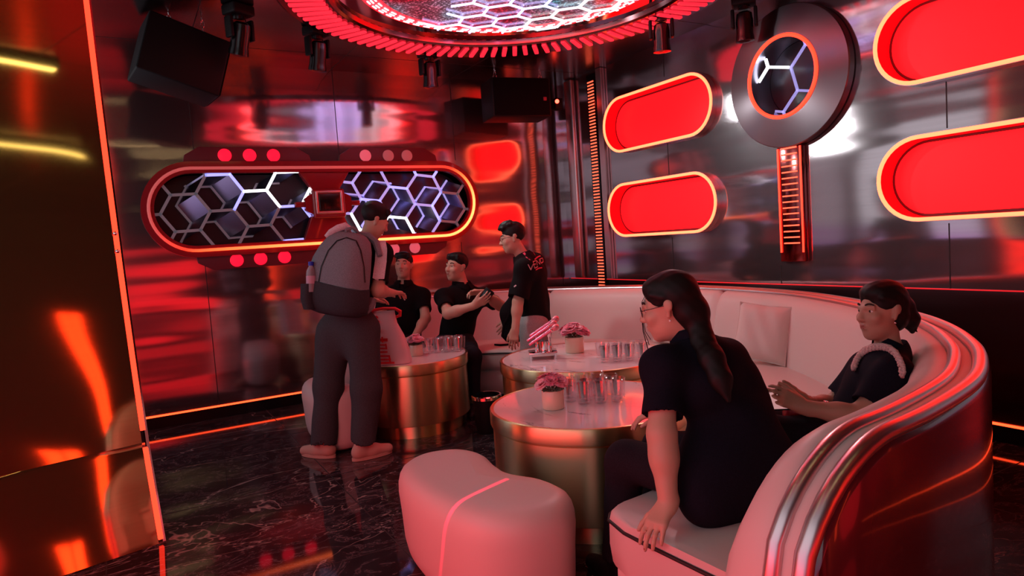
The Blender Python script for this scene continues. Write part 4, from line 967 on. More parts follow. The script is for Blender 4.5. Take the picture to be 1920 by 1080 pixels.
# ------------------------------------------------------------------ smooth solids for people (signed distance fields meshed by surface nets)
def V3(p): return np.array([p[0], p[1], p[2]], dtype=np.float32)
class Solid:
    def __init__(s, h): s.h = h; s.p = []
    def rc(s, a, b, ra, rb=None, k=0.02, flat=None, f=1.0, op='+', m=0):
        """tapered capsule; flat = axis along which it is squeezed by f"""
        s.p.append(('rc', V3(a), V3(b), ra, ra if rb is None else rb, None if flat is None else V3(Vector(flat).normalized()), f, k, op, m)); return s
    def el(s, c, r, ax=None, k=0.02, op='+', m=0):
        A = np.eye(3, dtype=np.float32) if ax is None else np.array([V3(q) for q in ax], dtype=np.float32)
        s.p.append(('el', V3(c), np.array(r, dtype=np.float32), A, None, None, 1.0, k, op, m)); return s
    def mesh(s, name, mats, parent, wrinkle=0.0, wf=22.0, seed=0.0):
        lo = np.full(3, 1e9); hi = -lo
        for q in s.p:
            if q[8] != '+': continue
            if q[0] == 'rc':
                R = max(q[3], q[4])/min(1, 1); pts = np.array([q[1]-R, q[1]+R, q[2]-R, q[2]+R])
            else: R = q[2].max(); pts = np.array([q[1]-R, q[1]+R])
            lo = np.minimum(lo, pts.min(0)); hi = np.maximum(hi, pts.max(0))
        h = s.h; lo = lo-3*h-0.01; n = np.ceil((hi+3*h+0.01-lo)/h).astype(int)+1
        F = np.full(n, 0.06, dtype=np.float32); L = np.zeros(n, dtype=np.int8); BD = np.full(n, 9.0, dtype=np.float32)
        g = [(lo[i]+h*np.arange(n[i])).astype(np.float32) for i in range(3)]
        for q in s.p:
            k = q[7]; mg = k+0.03
            if q[0] == 'rc': R = max(q[3], q[4])+mg; a, b_ = np.minimum(q[1], q[2])-R, np.maximum(q[1], q[2])+R
            else: R = q[2].max()+mg; a, b_ = q[1]-R, q[1]+R
            i0 = np.clip(np.floor((a-lo)/h).astype(int), 0, n); i1 = np.clip(np.ceil((b_-lo)/h).astype(int)+1, 0, n)
            if (i1 <= i0).any(): continue
            sl = tuple(slice(i0[i], i1[i]) for i in range(3))
            X = g[0][sl[0]][:, None, None]; Y = g[1][sl[1]][None, :, None]; Z = g[2][sl[2]][None, None, :]
            if q[0] == 'rc':
                A, C_, ra, rb, fl, f = q[1], q[2], q[3], q[4], q[5], q[6]
                d = C_-A; dd = float(d@d)+1e-9
                t = np.clip(((X-A[0])*d[0]+(Y-A[1])*d[1]+(Z-A[2])*d[2])/dd, 0, 1)
                px, py, pz = X-A[0]-t*d[0], Y-A[1]-t*d[1], Z-A[2]-t*d[2]
                r2 = px*px+py*py+pz*pz
                if fl is not None:
                    c = px*fl[0]+py*fl[1]+pz*fl[2]; r2 = r2-c*c+(c/f)**2
                    D = (np.sqrt(r2)-(ra+(rb-ra)*t))*(0.5+0.5*f)
                else: D = np.sqrt(r2)-(ra+(rb-ra)*t)
            else:
                c, r, A = q[1], q[2], q[3]; x, y, z = X-c[0], Y-c[1], Z-c[2]
                u = [(A[i][0]*x+A[i][1]*y+A[i][2]*z)/r[i] for i in range(3)]
                k0 = np.sqrt(u[0]**2+u[1]**2+u[2]**2); k1 = np.sqrt((u[0]/r[0])**2+(u[1]/r[1])**2+(u[2]/r[2])**2)+1e-6
                D = k0*(k0-1)/k1; D = np.where(k0 < 1e-3, -r.min(), D)
            cur = F[sl]
            if q[8] == '+':
                hh = np.maximum(k-np.abs(cur-D), 0)/max(k, 1e-6); nw = np.minimum(cur, D)-hh*hh*k*0.25
                bd = BD[sl]; up = D < bd; L[sl] = np.where(up, q[9], L[sl]); BD[sl] = np.where(up, D, bd)
            elif q[8] == '-':
                D = -D; hh = np.maximum(k-np.abs(cur-D), 0)/max(k, 1e-6); nw = np.maximum(cur, D)+hh*hh*k*0.25
            else:      # paint only
                nw = cur; bd = BD[sl]; L[sl] = np.where(D < 0, q[9], L[sl])
            F[sl] = nw
        if wrinkle:
            X, Y, Z = g[0][:, None, None], g[1][None, :, None], g[2][None, None, :]
            F += (wrinkle*(np.sin(wf*(X+0.5*Z)+2*np.sin(9*Y+seed)+seed)*np.sin(wf*0.7*(Z-0.6*Y)+seed*2)+0.6*np.sin(wf*1.7*(Y+0.4*X+0.3*Z)+seed))).astype(np.float32)
        sg = F < 0
        C = sg[:-1, :-1, :-1].astype(np.int8)
        for a in range(8):
            if a: C = C+sg[(a >> 2) & 1: n[0]-1+((a >> 2) & 1), (a >> 1) & 1: n[1]-1+((a >> 1) & 1), a & 1: n[2]-1+(a & 1)]
        act = (C > 0) & (C < 8); I = np.argwhere(act); idx = np.full(act.shape, -1, dtype=np.int64); idx[act] = np.arange(len(I))
        acc = np.zeros((len(I), 3)); cnt = np.zeros(len(I)); cor = [((a >> 2) & 1, (a >> 1) & 1, a & 1) for a in range(8)]
        for a in range(8):
            for b_ in range(a+1, 8):
                if bin(a ^ b_).count('1') != 1: continue
                ca, cb = np.array(cor[a]), np.array(cor[b_])
                fa = F[tuple((I+ca).T)]; fb = F[tuple((I+cb).T)]; m = (fa < 0) != (fb < 0)
                t = np.where(m, fa/np.where(m, fa-fb, 1), 0)[:, None]
                acc += np.where(m[:, None], ca+(cb-ca)*t, 0); cnt += m
        P = lo+h*(I+acc/cnt[:, None]); lab = L[tuple(I.T)]
        quads = []
        for ax in range(3):
            o1, o2 = [(1, 2), (2, 0), (0, 1)][ax]
            s0 = [slice(0, n[i]) for i in range(3)]; s1 = list(s0); s0[ax] = slice(0, n[ax]-1); s1[ax] = slice(1, n[ax])
            ch = sg[tuple(s0)] != sg[tuple(s1)]; E = np.argwhere(ch)
            ok = (E[:, o1] > 0) & (E[:, o2] > 0) & (E[:, o1] < n[o1]-1) & (E[:, o2] < n[o2]-1); E = E[ok]
            e1 = np.zeros(3, int); e1[o1] = 1; e2 = np.zeros(3, int); e2[o2] = 1
            q = np.stack([idx[tuple((E-e1-e2).T)], idx[tuple((E-e2).T)], idx[tuple(E.T)], idx[tuple((E-e1).T)]], 1)
            fl = ~sg[tuple(E.T)]; q[fl] = q[fl][:, ::-1]; quads.append(q)
        Q = np.concatenate(quads)
        # light smoothing keeps the nets even
        nb = np.zeros_like(P); nc = np.zeros(len(P))
        for a, b_ in ((0, 1), (1, 2), (2, 3), (3, 0)):
            np.add.at(nb, Q[:, a], P[Q[:, b_]]); np.add.at(nc, Q[:, a], 1); np.add.at(nb, Q[:, b_], P[Q[:, a]]); np.add.at(nc, Q[:, b_], 1)
        P = P*0.6+0.4*nb/np.maximum(nc, 1)[:, None]
        me = bpy.data.meshes.new(name); me.vertices.add(len(P)); me.vertices.foreach_set('co', P.astype(np.float32).ravel())
        me.loops.add(len(Q)*4); me.loops.foreach_set('vertex_index', Q.astype(np.int32).ravel())
        me.polygons.add(len(Q)); me.polygons.foreach_set('loop_start', np.arange(0, len(Q)*4, 4, dtype=np.int32))
        try: me.polygons.foreach_set('loop_total', np.full(len(Q), 4, dtype=np.int32))
        except Exception: pass
        me.update(calc_edges=True)
        o = link(name, me, mats, parent, True, None)
        if isinstance(mats, (list, tuple)) and len(mats) > 1:
            me.polygons.foreach_set('material_index', np.median(lab[Q], 1).astype(np.int32))
        me.update(); return o

def skin_mat(name, col):
    m, nt, b = _nt(name)
    b.inputs['Base Color'].default_value = (*col, 1); b.inputs['Roughness'].default_value = 0.5
    b.inputs['Subsurface Weight'].default_value = 0.08; b.inputs['Subsurface Radius'].default_value = (0.01, 0.004, 0.002)
    return m
SKIN = skin_mat('skin', (0.58, 0.36, 0.26)); SKIN2 = skin_mat('skin tan', (0.48, 0.28, 0.20))
LIPS = mat('lips', (0.36, 0.11, 0.09), 0.45); NAIL = mat('nails', (0.68, 0.42, 0.36), 0.3)
HAIR = mat('black hair', (0.006, 0.005, 0.005), 0.55, spec=0.3)
BROW = mat('eyebrow', (0.02, 0.013, 0.012), 0.8)
EYEW = mat('eye white', (0.75, 0.70, 0.68), 0.25); IRIS = mat('iris', (0.02, 0.012, 0.010), 0.15)
def cloth(name, col, rough=0.85):
    m, nt, b = _nt(name); b.inputs['Roughness'].default_value = rough; b.inputs['Specular IOR Level'].default_value = 0.10
    v = coords(nt, (1, 1, 1)); n = N(nt, 'ShaderNodeTexNoise', Scale=240.0, Detail=2.0); nt.links.new(v, n.inputs['Vector'])
    r = ramp(nt, [(0.3, tuple(c*0.75 for c in col)), (0.7, tuple(min(1, c*1.2) for c in col))]); nt.links.new(n.outputs['Fac'], r.inputs['Fac'])
    nt.links.new(r.outputs['Color'], b.inputs['Base Color']); bump(nt, b, n.outputs['Fac'], 0.001, 0.5); return m
NAVY = cloth('navy cotton', (0.008, 0.008, 0.016)); BLACK = cloth('black cotton', (0.007, 0.006, 0.007)); DARKPANT = cloth('dark trousers', (0.016, 0.014, 0.020))
GREYPANT = cloth('grey trousers', (0.062, 0.066, 0.072)); LIGHTPANT = cloth('light grey trousers', (0.36, 0.32, 0.32))

def basis_from(f, u):
    f = Vector(f).normalized(); u = Vector(u); u = (u-f*u.dot(f)).normalized(); r = f.cross(u); return r, f, u      # right, forward, up

def head(S_, c, f, u, s=0.93, lips=True, female=False, skin=0):
    """adds a head to a body solid; c = middle of the head at eye level"""
    r, f, u = basis_from(f, u); c = Vector(c); A = (r, f, u)
    W = lambda x, y, z: c+r*(x*s)+f*(y*s)+u*(z*s)
    e = lambda p, rr, k=0.02, op='+', m=0: S_.el(W(*p), [q*s for q in rr], A, k*s, op, m)
    jw = 0.88 if female else 1.0
    e((0, -0.018, 0.042), (0.074, 0.093, 0.085)); e((0, 0.022, -0.022), (0.061*jw+0.002, 0.073, 0.088), 0.03)
    e((0, 0.034, -0.072), (0.050*jw, 0.052, 0.042), 0.03); e((0, 0.066, -0.100), (0.020*jw, 0.017, 0.015), 0.025)
    for q in (-1, 1):
        e((0.034*q, 0.068, -0.022), (0.026, 0.022, 0.022), 0.025)
        e((0.033*q, 0.106, 0.008), (0.019, 0.016, 0.012), 0.016, '-')
        S_.rc(W(0.014*q, 0.092, 0.024), W(0.046*q, 0.076, 0.026), 0.008*s, 0.006*s, 0.014*s)
        e((0.011*q, 0.098, -0.030), (0.008, 0.010, 0.0075), 0.008)
        # ears
        S_.rc(W(0.072*q, -0.012, 0.018), W(0.070*q, -0.004, -0.028), 0.012*s, 0.008*s, 0.008*s)
        e((0.080*q, -0.014, 0.012), (0.006, 0.018, 0.022), 0.006)
        # eyelids around the eyes
        S_.rc(W(0.018*q, 0.083, 0.013), W(0.046*q, 0.075, 0.014), 0.0065*s, 0.005*s, 0.006*s)
    S_.rc(W(0, 0.090, 0.020), W(0, 0.108, -0.022), 0.008*s, 0.0115*s, 0.014*s)
    e((0, 0.111, -0.026), (0.011, 0.010, 0.009), 0.01)
    e((0, 0.092, -0.055), (0.023, 0.011, 0.0060), 0.008); e((0, 0.090, -0.066), (0.020, 0.011, 0.0070), 0.008)
    e((0, 0.104, -0.0605), (0.023, 0.012, 0.0022), 0.002, '-')
    e((0, 0.098, -0.0555), (0.023, 0.014, 0.0052), 0.0, 'p', 1); e((0, 0.098, -0.0655), (0.020, 0.014, 0.0062), 0.0, 'p', 1)
    return W, A
def face_bits(W, A, s, parent, brow=1.0):
    for q in (-1, 1):
        eye = B(); eye.ball(W(0.032*q, 0.0745, 0.008), (0.0125*s, 0.0125*s, 0.0078*s), 14, A); o = eye.obj('eye', EYEW, parent, auto=None)
        B().ball(W(0.032*q, 0.0835, 0.008), (0.0062*s, 0.0042*s, 0.0062*s), 12, A).obj('iris', IRIS, o, auto=None)
        B().tube([W((0.016+0.032*i/6)*q, 0.0925-0.017*(i/6)**1.6, 0.033+0.006*math.sin(PI*i/6)) for i in range(7)], [0.0026*s*brow+0.0013*s*math.sin(PI*(0.2+0.8*i/6)) for i in range(7)], 6).obj('eyebrow', BROW, parent, auto=None)
        B().tube([W((0.017+0.031*i/6)*q, 0.0875-0.012*(i/6)**1.8, 0.0135+0.004*math.sin(PI*i/6)) for i in range(7)], 0.0013*s, 6).obj('eyelashes', BROW, parent, auto=None)

def hand(S_, w, d, n, tdir, s=1.0, curl=(0.25, 0.3, 0.2), spread=0.10, thumb=(0.6, 0.2), lens=(1, 1, 1, 1), k=0.006, extra=None):
    """palm and five fingers: w wrist, d finger direction, n the way the palm faces, tdir thumb side"""
    w = Vector(w); d = Vector(d).normalized(); n = Vector(n); n = (n-d*n.dot(d)).normalized(); t = n.cross(d)
    if t.dot(Vector(tdir)) < 0: t = -t
    P = lambda a, b_, c_: w+d*(a*s)+t*(b_*s)+n*(c_*s)
    S_.rc(P(-0.02, 0, 0), P(0.02, 0, 0), 0.026*s, 0.027*s, 0.02, n, 0.72)
    for o in (-0.028, -0.009, 0.010, 0.029): S_.rc(P(0.018, o*0.62, 0.0), P(0.082, o, -0.002), 0.0155*s, 0.0115*s, 0.014)
    S_.rc(P(0.02, 0.02, 0.012), P(0.055, 0.026, 0.012), 0.016*s, 0.013*s, 0.014)
    base_ = ((-0.030, 0.074, (0.030, 0.021, 0.017), 0.0078), (-0.010, 0.083, (0.039, 0.026, 0.020), 0.0084), (0.011, 0.086, (0.043, 0.029, 0.021), 0.0087), (0.031, 0.082, (0.038, 0.025, 0.020), 0.0084))
    for i, (o, a, ls, r_) in enumerate(base_):
        cc = curl if not isinstance(curl[0], (tuple, list)) else curl[i]
        p = P(a, o, -0.001); ang = 0.0; sp_ = spread*(o/0.03); dd = (d+t*sp_).normalized(); rr = r_*s
        for j, L in enumerate(ls):
            ang += cc[j]; q = p+(dd*math.cos(ang)+n*math.sin(ang))*(L*s*lens[i]); r2 = rr*0.93
            S_.rc(p, q, rr, r2, k if j else 0.010)
            if j == 2: S_.el(q-(-dd*math.sin(ang)+n*math.cos(ang))*(rr*0.75)-(dd*math.cos(ang)+n*math.sin(ang))*0.002*s, (rr*0.62, rr*0.62, rr*0.62), None, 0, 'p', 2)
            p = q; rr = r2
    p = P(0.022, 0.024, 0.006); a1, a2 = thumb
    d1 = (d*math.cos(a1)+t*math.sin(a1)+n*a2).normalized(); q = p+d1*(0.045*s); S_.rc(p, q, 0.0155*s, 0.0115*s, 0.016)
    d2 = (d*math.cos(a1*0.55)+t*math.sin(a1*0.55)+n*(a2*1.4)).normalized(); e = q+d2*(0.033*s); S_.rc(q, e, 0.0112*s, 0.0098*s, k)
    d3 = (d*math.cos(a1*0.35)+t*math.sin(a1*0.35)+n*(a2*1.6)).normalized(); e2 = e+d3*(0.025*s); S_.rc(e, e2, 0.0098*s, 0.0082*s, k)

def lerp(a, b_, t): return Vector(a).lerp(Vector(b_), t)
def body_core(S_, J, sc=1.0, female=False, arm=1.0):
    """torso, neck, arms and legs of a body solid from joint positions"""
    pe, ch, nk, hd = (Vector(J[k]) for k in ('pelvis', 'chest', 'neck', 'head'))
    sl, sr = Vector(J['shL']), Vector(J['shR']); ax = (sr-sl).normalized(); up = (nk-pe).normalized(); fw = ax.cross(up)*-1
    fw = up.cross(ax).normalized()
    wq = 0.9 if female else 1.0; wa = arm
    S_.rc(pe, lerp(pe, ch, 0.5), 0.145*sc, 0.125*sc*wq, 0.05, fw, 0.68); S_.rc(lerp(pe, ch, 0.5), ch, 0.125*sc*wq, 0.150*sc*wq, 0.05, fw, 0.66)
    for q_ in (sl, sr): S_.rc(lerp(ch, q_, 0.5), q_, 0.070*sc*wq, 0.044*sc*wq, 0.06); S_.rc(lerp(nk, ch, 0.1), q_, 0.045*sc*wq, 0.036*sc*wq, 0.06)
    S_.rc(lerp(nk, ch, 0.25), lerp(nk, hd, 0.55), 0.060*sc*wq, 0.051*sc*wq, 0.03)
    for q in 'LR':
        if 'el'+q in J:
            S_.rc(J['sh'+q], J['el'+q], 0.047*sc*wa, 0.041*sc*wa, 0.03); e, w_ = Vector(J['el'+q]), Vector(J['wr'+q])
            S_.rc(e, lerp(e, w_, 0.35), 0.042*sc*wa, 0.041*sc*wa, 0.03); S_.rc(lerp(e, w_, 0.3), w_, 0.041*sc*wa, 0.028*sc*wa, 0.03)
        if 'kn'+q in J:
            S_.rc(J['hip'+q], J['kn'+q], 0.085*sc, 0.055*sc, 0.04); k_, a = Vector(J['kn'+q]), Vector(J['an'+q])
            S_.rc(k_, lerp(k_, a, 0.35), 0.054*sc, 0.055*sc, 0.04); S_.rc(lerp(k_, a, 0.3), a, 0.055*sc, 0.038*sc, 0.04)
            if 'toe'+q in J: S_.rc(a-Vector((0, 0, 0.03)), Vector(J['toe'+q]), 0.036*sc, 0.024*sc, 0.03)
    return fw, up
def shirt(J, sc, mats, parent, sleeve=0.8, hem=0.0, female=False, pad=0.014, h=0.007, wr=0.0022, loose=1.0, seed=0.0, name='shirt', bulk=(), collar=True):
    s_ = Solid(h); pe, ch, nk, hd = (Vector(J[k]) for k in ('pelvis', 'chest', 'neck', 'head')); sl, sr = Vector(J['shL']), Vector(J['shR'])
    ax = (sr-sl).normalized(); up = (nk-pe).normalized(); fw = up.cross(ax).normalized(); wq = 0.9 if female else 1.0
    lowp = pe-(ch-pe).normalized()*hem
    s_.rc(lowp, lerp(pe, ch, 0.5), 0.150*sc*loose+pad, 0.132*sc*wq*loose+pad, 0.05, fw, 0.72); s_.rc(lerp(pe, ch, 0.5), ch, 0.132*sc*wq*loose+pad, 0.152*sc*wq+pad, 0.05, fw, 0.69)
    for c_, r_ in bulk: s_.el(c_, r_, (ax, fw, up), 0.07)
    for q in 'LR':
        S0 = Vector(J['sh'+q]); s_.rc(lerp(ch, S0, 0.5), S0, 0.070*sc*wq+pad, 0.044*sc*wq+pad, 0.07); s_.rc(lerp(nk, ch, 0.1), S0, 0.045*sc*wq+pad*0.8, 0.036*sc*wq+pad*0.8, 0.07)
        if 'el'+q in J:
            E = Vector(J['el'+q]); end = lerp(S0, E, sleeve) if sleeve <= 1 else E
            s_.rc(S0, end, 0.046*sc*wq+pad, 0.047*sc*wq+pad*1.35, 0.04)
            if sleeve > 1: s_.rc(E, lerp(E, J['wr'+q], sleeve-1), 0.049*sc*wq+pad, 0.036*sc*wq+pad, 0.03)
    s_.rc(lerp(nk, ch, 0.35), lerp(nk, hd, 0.12), 0.072*sc*wq+pad*0.4, 0.062*sc*wq, 0.03)
    dn = -(ch-pe).normalized(); s_.el(lowp+dn*0.62, (0.6, 0.6, 0.6), None, 0.004, '-')
    # open cuffs and neck
    for q in 'LR':
        if 'el'+q in J and sleeve <= 1:
            S0, E = Vector(J['sh'+q]), Vector(J['el'+q]); d = (E-S0).normalized(); end = lerp(S0, E, sleeve)
            cut = 0.05*sc*wq+pad*1.3; s_.rc(end+d*(cut*0.55), end+d*(cut*3), cut*1.25, cut*1.4, 0.004, op='-')
            s_.rc(end-d*0.04, end+d*0.1, 0.044*sc*wq, 0.044*sc*wq, 0.004, op='-')
    up2 = (hd-nk).normalized()
    s_.rc(lerp(nk, hd, 0.10)+up2*0.05, lerp(nk, hd, 0.9), 0.075*sc*wq, 0.08*sc*wq, 0.006, op='-')
    s_.rc(lerp(nk, ch, 0.1), lerp(nk, hd, 0.9), 0.056*sc*wq, 0.055*sc*wq, 0.006, op='-')
    o = s_.mesh(name, mats, parent, wr, 24, seed)
    if collar:
        cb = B(); c0 = lerp(nk, hd, 0.16); r_ = 0.066*sc*wq; rows = []
        for i in range(29):
            a = -PI*0.93+2*PI*0.93*i/28; rad = -fw*math.cos(a)+ax*math.sin(a); open_ = max(0, (abs(a)-2.1)/0.85)
            top = c0+rad*(r_*0.95)+up2*0.022; low = c0+rad*(r_*1.32+0.010*open_)-up2*(0.018+0.030*open_)
            rows.append([c0+rad*(r_*0.93)-up2*0.02, top, top+rad*0.006, lerp(top, low, 0.5)+rad*0.008, low+rad*0.004])
        cb.strip(rows).obj('collar', mats if not isinstance(mats, (list, tuple)) else mats[0], o, auto=None)
    return o, fw, ax, up
def trousers(J, sc, m, parent, cuff=1.0, pad=0.016, h=0.008, wr=0.0035, seed=1.0, bell=1.0):
    s_ = Solid(h); pe = Vector(J['pelvis']); ch = Vector(J['chest']); up = (ch-pe).normalized(); ax = (Vector(J['hipR'])-Vector(J['hipL'])).normalized(); fw = up.cross(ax).normalized()
    s_.rc(lerp(J['hipL'], J['hipR'], 0.3), lerp(J['hipL'], J['hipR'], 0.7), 0.115*sc+pad, None, 0.05, fw, 0.85); s_.rc(pe, pe+up*0.06, 0.128*sc+pad, 0.118*sc+pad, 0.05, fw, 0.75)
    s_.rc(lerp(J['hipL'], J['knL'], 0.28), lerp(J['hipR'], J['knR'], 0.28), 0.075*sc, None, 0.08)
    for q in 'LR':
        H, K, A = (Vector(J[k+q]) for k in ('hip', 'kn', 'an')); E = lerp(K, A, cuff)
        s_.rc(H, K, 0.092*sc+pad, 0.060*sc*bell+pad, 0.04); s_.rc(K, E, 0.060*sc*bell+pad, 0.050*sc*bell+pad, 0.04)
        d = (A-K).normalized(); r_ = 0.050*sc*bell+pad
        s_.rc(E+d*(r_*0.7), E+d*(r_*3), r_*1.25, r_*1.5, 0.004, op='-'); s_.rc(E-d*0.02, E+d*0.1, r_-0.008, None, 0.004, op='-')
    return s_.mesh('trousers', m, parent, wr, 17, seed)
def shoe(a, toe, m, parent, s=1.0, sole=None):
    a = Vector(a); toe = Vector(toe); d = Vector((toe.x-a.x, toe.y-a.y, 0)).normalized(); x = Vector((-d.y, d.x, 0)); b0 = Vector((a.x, a.y, 0))
    s_ = Solid(0.006)
    s_.rc(b0-d*0.045*s+Vector((0, 0, 0.05)), b0+d*0.06*s+Vector((0, 0, 0.048)), 0.042*s, 0.044*s, 0.03); s_.rc(b0+d*0.05*s+Vector((0, 0, 0.046)), b0+d*0.165*s+Vector((0, 0, 0.036)), 0.046*s, 0.034*s, 0.03)
    s_.rc(b0-d*0.03*s+Vector((0, 0, 0.06)), b0-d*0.02*s+Vector((0, 0, 0.10)), 0.044*s, 0.046*s, 0.03)
    s_.el(b0+Vector((0, 0, -0.075)), (0.4, 0.4, 0.08), None, 0.004, '-'); s_.rc(b0+Vector((0, 0, 0.10)), b0+Vector((0, 0, 0.2)), 0.036*s, 0.04, 0.004, op='-')
    o = s_.mesh('shoe', m, parent)
    rings = []
    for z in (0.002, 0.022):
        ring = []
        for i in range(30):
            q = 2*PI*i/30; L = 0.142*s; cxx = math.cos(q); y = math.sin(q)*0.046*s*(1-0.10*cxx) ; ring.append(b0+d*(0.052*s+L*cxx)+x*y+Vector((0, 0, z)))
        rings.append(ring)
    so = B().loft(rings).obj('sole', sole or m, o)
    lb = B()
    for k in range(4):
        p = b0+d*(0.045+0.024*k)*s+Vector((0, 0, 0.094-0.009*k)); lb.tube([p-x*0.022*s-Vector((0, 0, 0.008)), p+Vector((0, 0, 0.002)), p+x*0.022*s-Vector((0, 0, 0.008))], 0.003, 5)
    lb.obj('laces', mat('pale laces', (0.7, 0.55, 0.5), 0.8), o, auto=None)
    return o
# ------------------------------------------------------------------ people
from mathutils.bvhtree import BVHTree
def bvh(o):
    me = o.data; off = Vector((0, 0, 0)); p = o
    while p is not None: off += p.location; p = p.parent
    return BVHTree.FromPolygons([v.co+off for v in me.vertices], [p_.vertices[:] for p_ in me.polygons])
def on_surface(tree, x, y, lift=0.003):
    d = (at(x, y, 1)-EYE).normalized(); loc, n, i, _ = tree.ray_cast(EYE, d)
    if loc is None: return None, None
    if n.dot(d) > 0: n = -n
    return loc+n*lift, n
def decal(tree, strokes, w, name, m, parent, lift=0.003, k=8):
    """flat printed strokes lying on a surface; each stroke is a list of points"""
    b = B()
    for st in strokes:
        pts = []
        for (x0, y0), (x1, y1) in zip(st, st[1:]):
            for i in range(k): pts.append((x0+(x1-x0)*i/k, y0+(y1-y0)*i/k))
        pts.append(st[-1]); P = [on_surface(tree, *p, lift) for p in pts]; P = [q for q in P if q[0] is not None]
        if len(P) < 2: continue
        rows = []
        for i, (p, n) in enumerate(P):
            d = (P[min(i+1, len(P)-1)][0]-P[max(i-1, 0)][0])
            if d.length < 1e-6: continue
            s = n.cross(d.normalized()); rows.append([p-s*w/2, p+s*w/2])
        if len(rows) > 1: b.strip(rows)
    return b.obj(name, m, parent, auto=None)
def hair_cap(W, A, s, style, parent, extra=None):
    S_ = Solid(0.0042)
    e = lambda p, rr, k=0.015, op='+': S_.el(W(*p), [q*s for q in rr], A, k*s, op)
    if style == 'short':
        e((0, -0.021, 0.047), (0.079, 0.097, 0.087)); e((0, 0.030, 0.094), (0.060, 0.054, 0.034))
        e((0, 0.105, -0.045), (0.070, 0.062, 0.108), 0.012, '-'); e((0, 0.045, -0.115), (0.12, 0.115, 0.100), 0.02, '-'); e((0, 0, -0.20), (0.15, 0.2, 0.145), 0.02, '-')
        for i in range(16):
            a = PI*i/15; x = 0.058*math.cos(a); S_.rc(W(x, 0.045, 0.100), W(x*1.10+0.008*math.sin(i*2.1), 0.074-0.018*abs(math.cos(a)), 0.082+0.004*math.sin(i*1.3)-0.014*abs(math.cos(a))), 0.013*s, 0.004*s, 0.008*s)
    elif style == 'curly':
        e((0, -0.022, 0.050), (0.080, 0.098, 0.090)); e((0, 0.03, 0.110), (0.066, 0.066, 0.044))
        e((0, 0.108, -0.05), (0.072, 0.062, 0.105), 0.012, '-'); e((0, 0.045, -0.115), (0.12, 0.115, 0.098), 0.02, '-'); e((0, 0, -0.20), (0.15, 0.2, 0.145), 0.02, '-')
        rnd = random.Random(5)
        for i in range(70):
            a = rnd.uniform(0, 2*PI); q = rnd.uniform(0, 1)**0.5; x, y = 0.068*q*math.cos(a), 0.015+0.078*q*math.sin(a); z = 0.050+0.092*math.sqrt(max(0, 1-0.8*q*q))+0.006
            e((x, y, z), (0.017, 0.017, 0.014), 0.006)
    else:      # tied back
        e((0, -0.021, 0.046), (0.080, 0.098, 0.089)); e((0, 0.028, 0.082), (0.064, 0.056, 0.042)); e((0, -0.055, -0.02), (0.066, 0.060, 0.070))
        e((0, 0.112, -0.045), (0.068, 0.066, 0.112), 0.014, '-'); e((0, 0.062, -0.110), (0.11, 0.105, 0.105), 0.02, '-')
        for q in (-1, 1): e((0.085*q, 0.010, -0.03), (0.030, 0.032, 0.050), 0.01, '-'); S_.rc(W(0.062*q, 0.042, 0.062), W(0.072*q, 0.000, 0.044), 0.011*s, 0.010*s, 0.012*s)
    if extra: extra(S_, W, s)
    o = S_.mesh('hair', HAIR, parent, 0.0007, 120, 0.4); return o

def glasses_on(W, s, parent):
    b = B()
    for q in (-1, 1):
        b.tube([W(0.032*q+0.023*math.cos(2*PI*i/20), 0.108-0.012*abs(0.032*q+0.023*math.cos(2*PI*i/20))/0.05, 0.006+0.019*math.sin(2*PI*i/20)) for i in range(20)], 0.0016*s, 6, True)
        b.tube([W(0.055*q, 0.092, 0.010), W(0.076*q, 0.05, 0.012), W(0.080*q, -0.01, 0.014)], 0.0016*s, 6)
    b.tube([W(-0.010, 0.107, 0.008), W(0, 0.112, 0.010), W(0.010, 0.107, 0.008)], 0.0016*s, 6)
    b.obj('glasses_frame', mat('thin dark metal', (0.10, 0.06, 0.06), 0.3, 0.8), parent, auto=None)

# --- A: standing man with a backpack, back turned
bf = (FW*0.85+RT*0.5).normalized()
J = dict(pelvis=at(652, 608, 4.62), chest=at(668, 508, 4.60), neck=at(684, 455, 4.58), head=at(702, 413, 4.60), shL=at(632, 474, 4.70), shR=at(716, 474, 4.50),
         elR=at(708, 545, 4.44), wrR=at(733, 549, 4.66), elL=at(640, 545, 4.86), wrL=at(690, 560, 4.96), hipL=at(627, 620, 4.66), hipR=at(678, 620, 4.57),
         knL=at(616, 728, 4.66), knR=at(688, 728, 4.55), anL=at(607, 836, 4.63), anR=at(682, 830, 4.53))
tA = thing('person', 'standing person with a grey backpack, dark shirt and grey trousers, back turned', 'person', (J['anL'].x*.5+J['anR'].x*.5, J['anL'].y*.5+J['anR'].y*.5, 0))
S_ = Solid(0.0062); body_core(S_, J, 1.0)
f = RT*0.80+FW*0.52-UP*0.42; W, A = head(S_, J['head'], f, UP*0.92+RT*0.28, 0.94)
hand(S_, J['wrR'], (FW*0.8+RT*0.5), -UP, -RT, 0.95, (0.3, 0.4, 0.3)); hand(S_, J['wrL'], (RT*0.8+FW*0.4), -UP, RT, 0.95, (0.3, 0.4, 0.3))
S_.mesh('body', [SKIN, LIPS, NAIL], tA); face_bits(W, A, 0.94, tA); hair_cap(W, A, 0.97, 'short', tA)
sh, *_ = shirt(J, 1.0, BLACK, tA, 0.86, 0.05, seed=2.0, collar=False)
tr = bvh(sh); stripe = decal(tr, [[(712, 452), (715, 468), (714, 490), (711, 512), (708, 533)]], 0.075, 'white_sleeve_stripe', cloth('white cotton', (0.62, 0.60, 0.62)), sh, 0.004)
trousers(J, 1.0, GREYPANT, tA, 0.99, 0.030, seed=3.0, bell=1.12, wr=0.005)
pinkshoe = mat('pinkish suede', (0.62, 0.36, 0.28), 0.8)
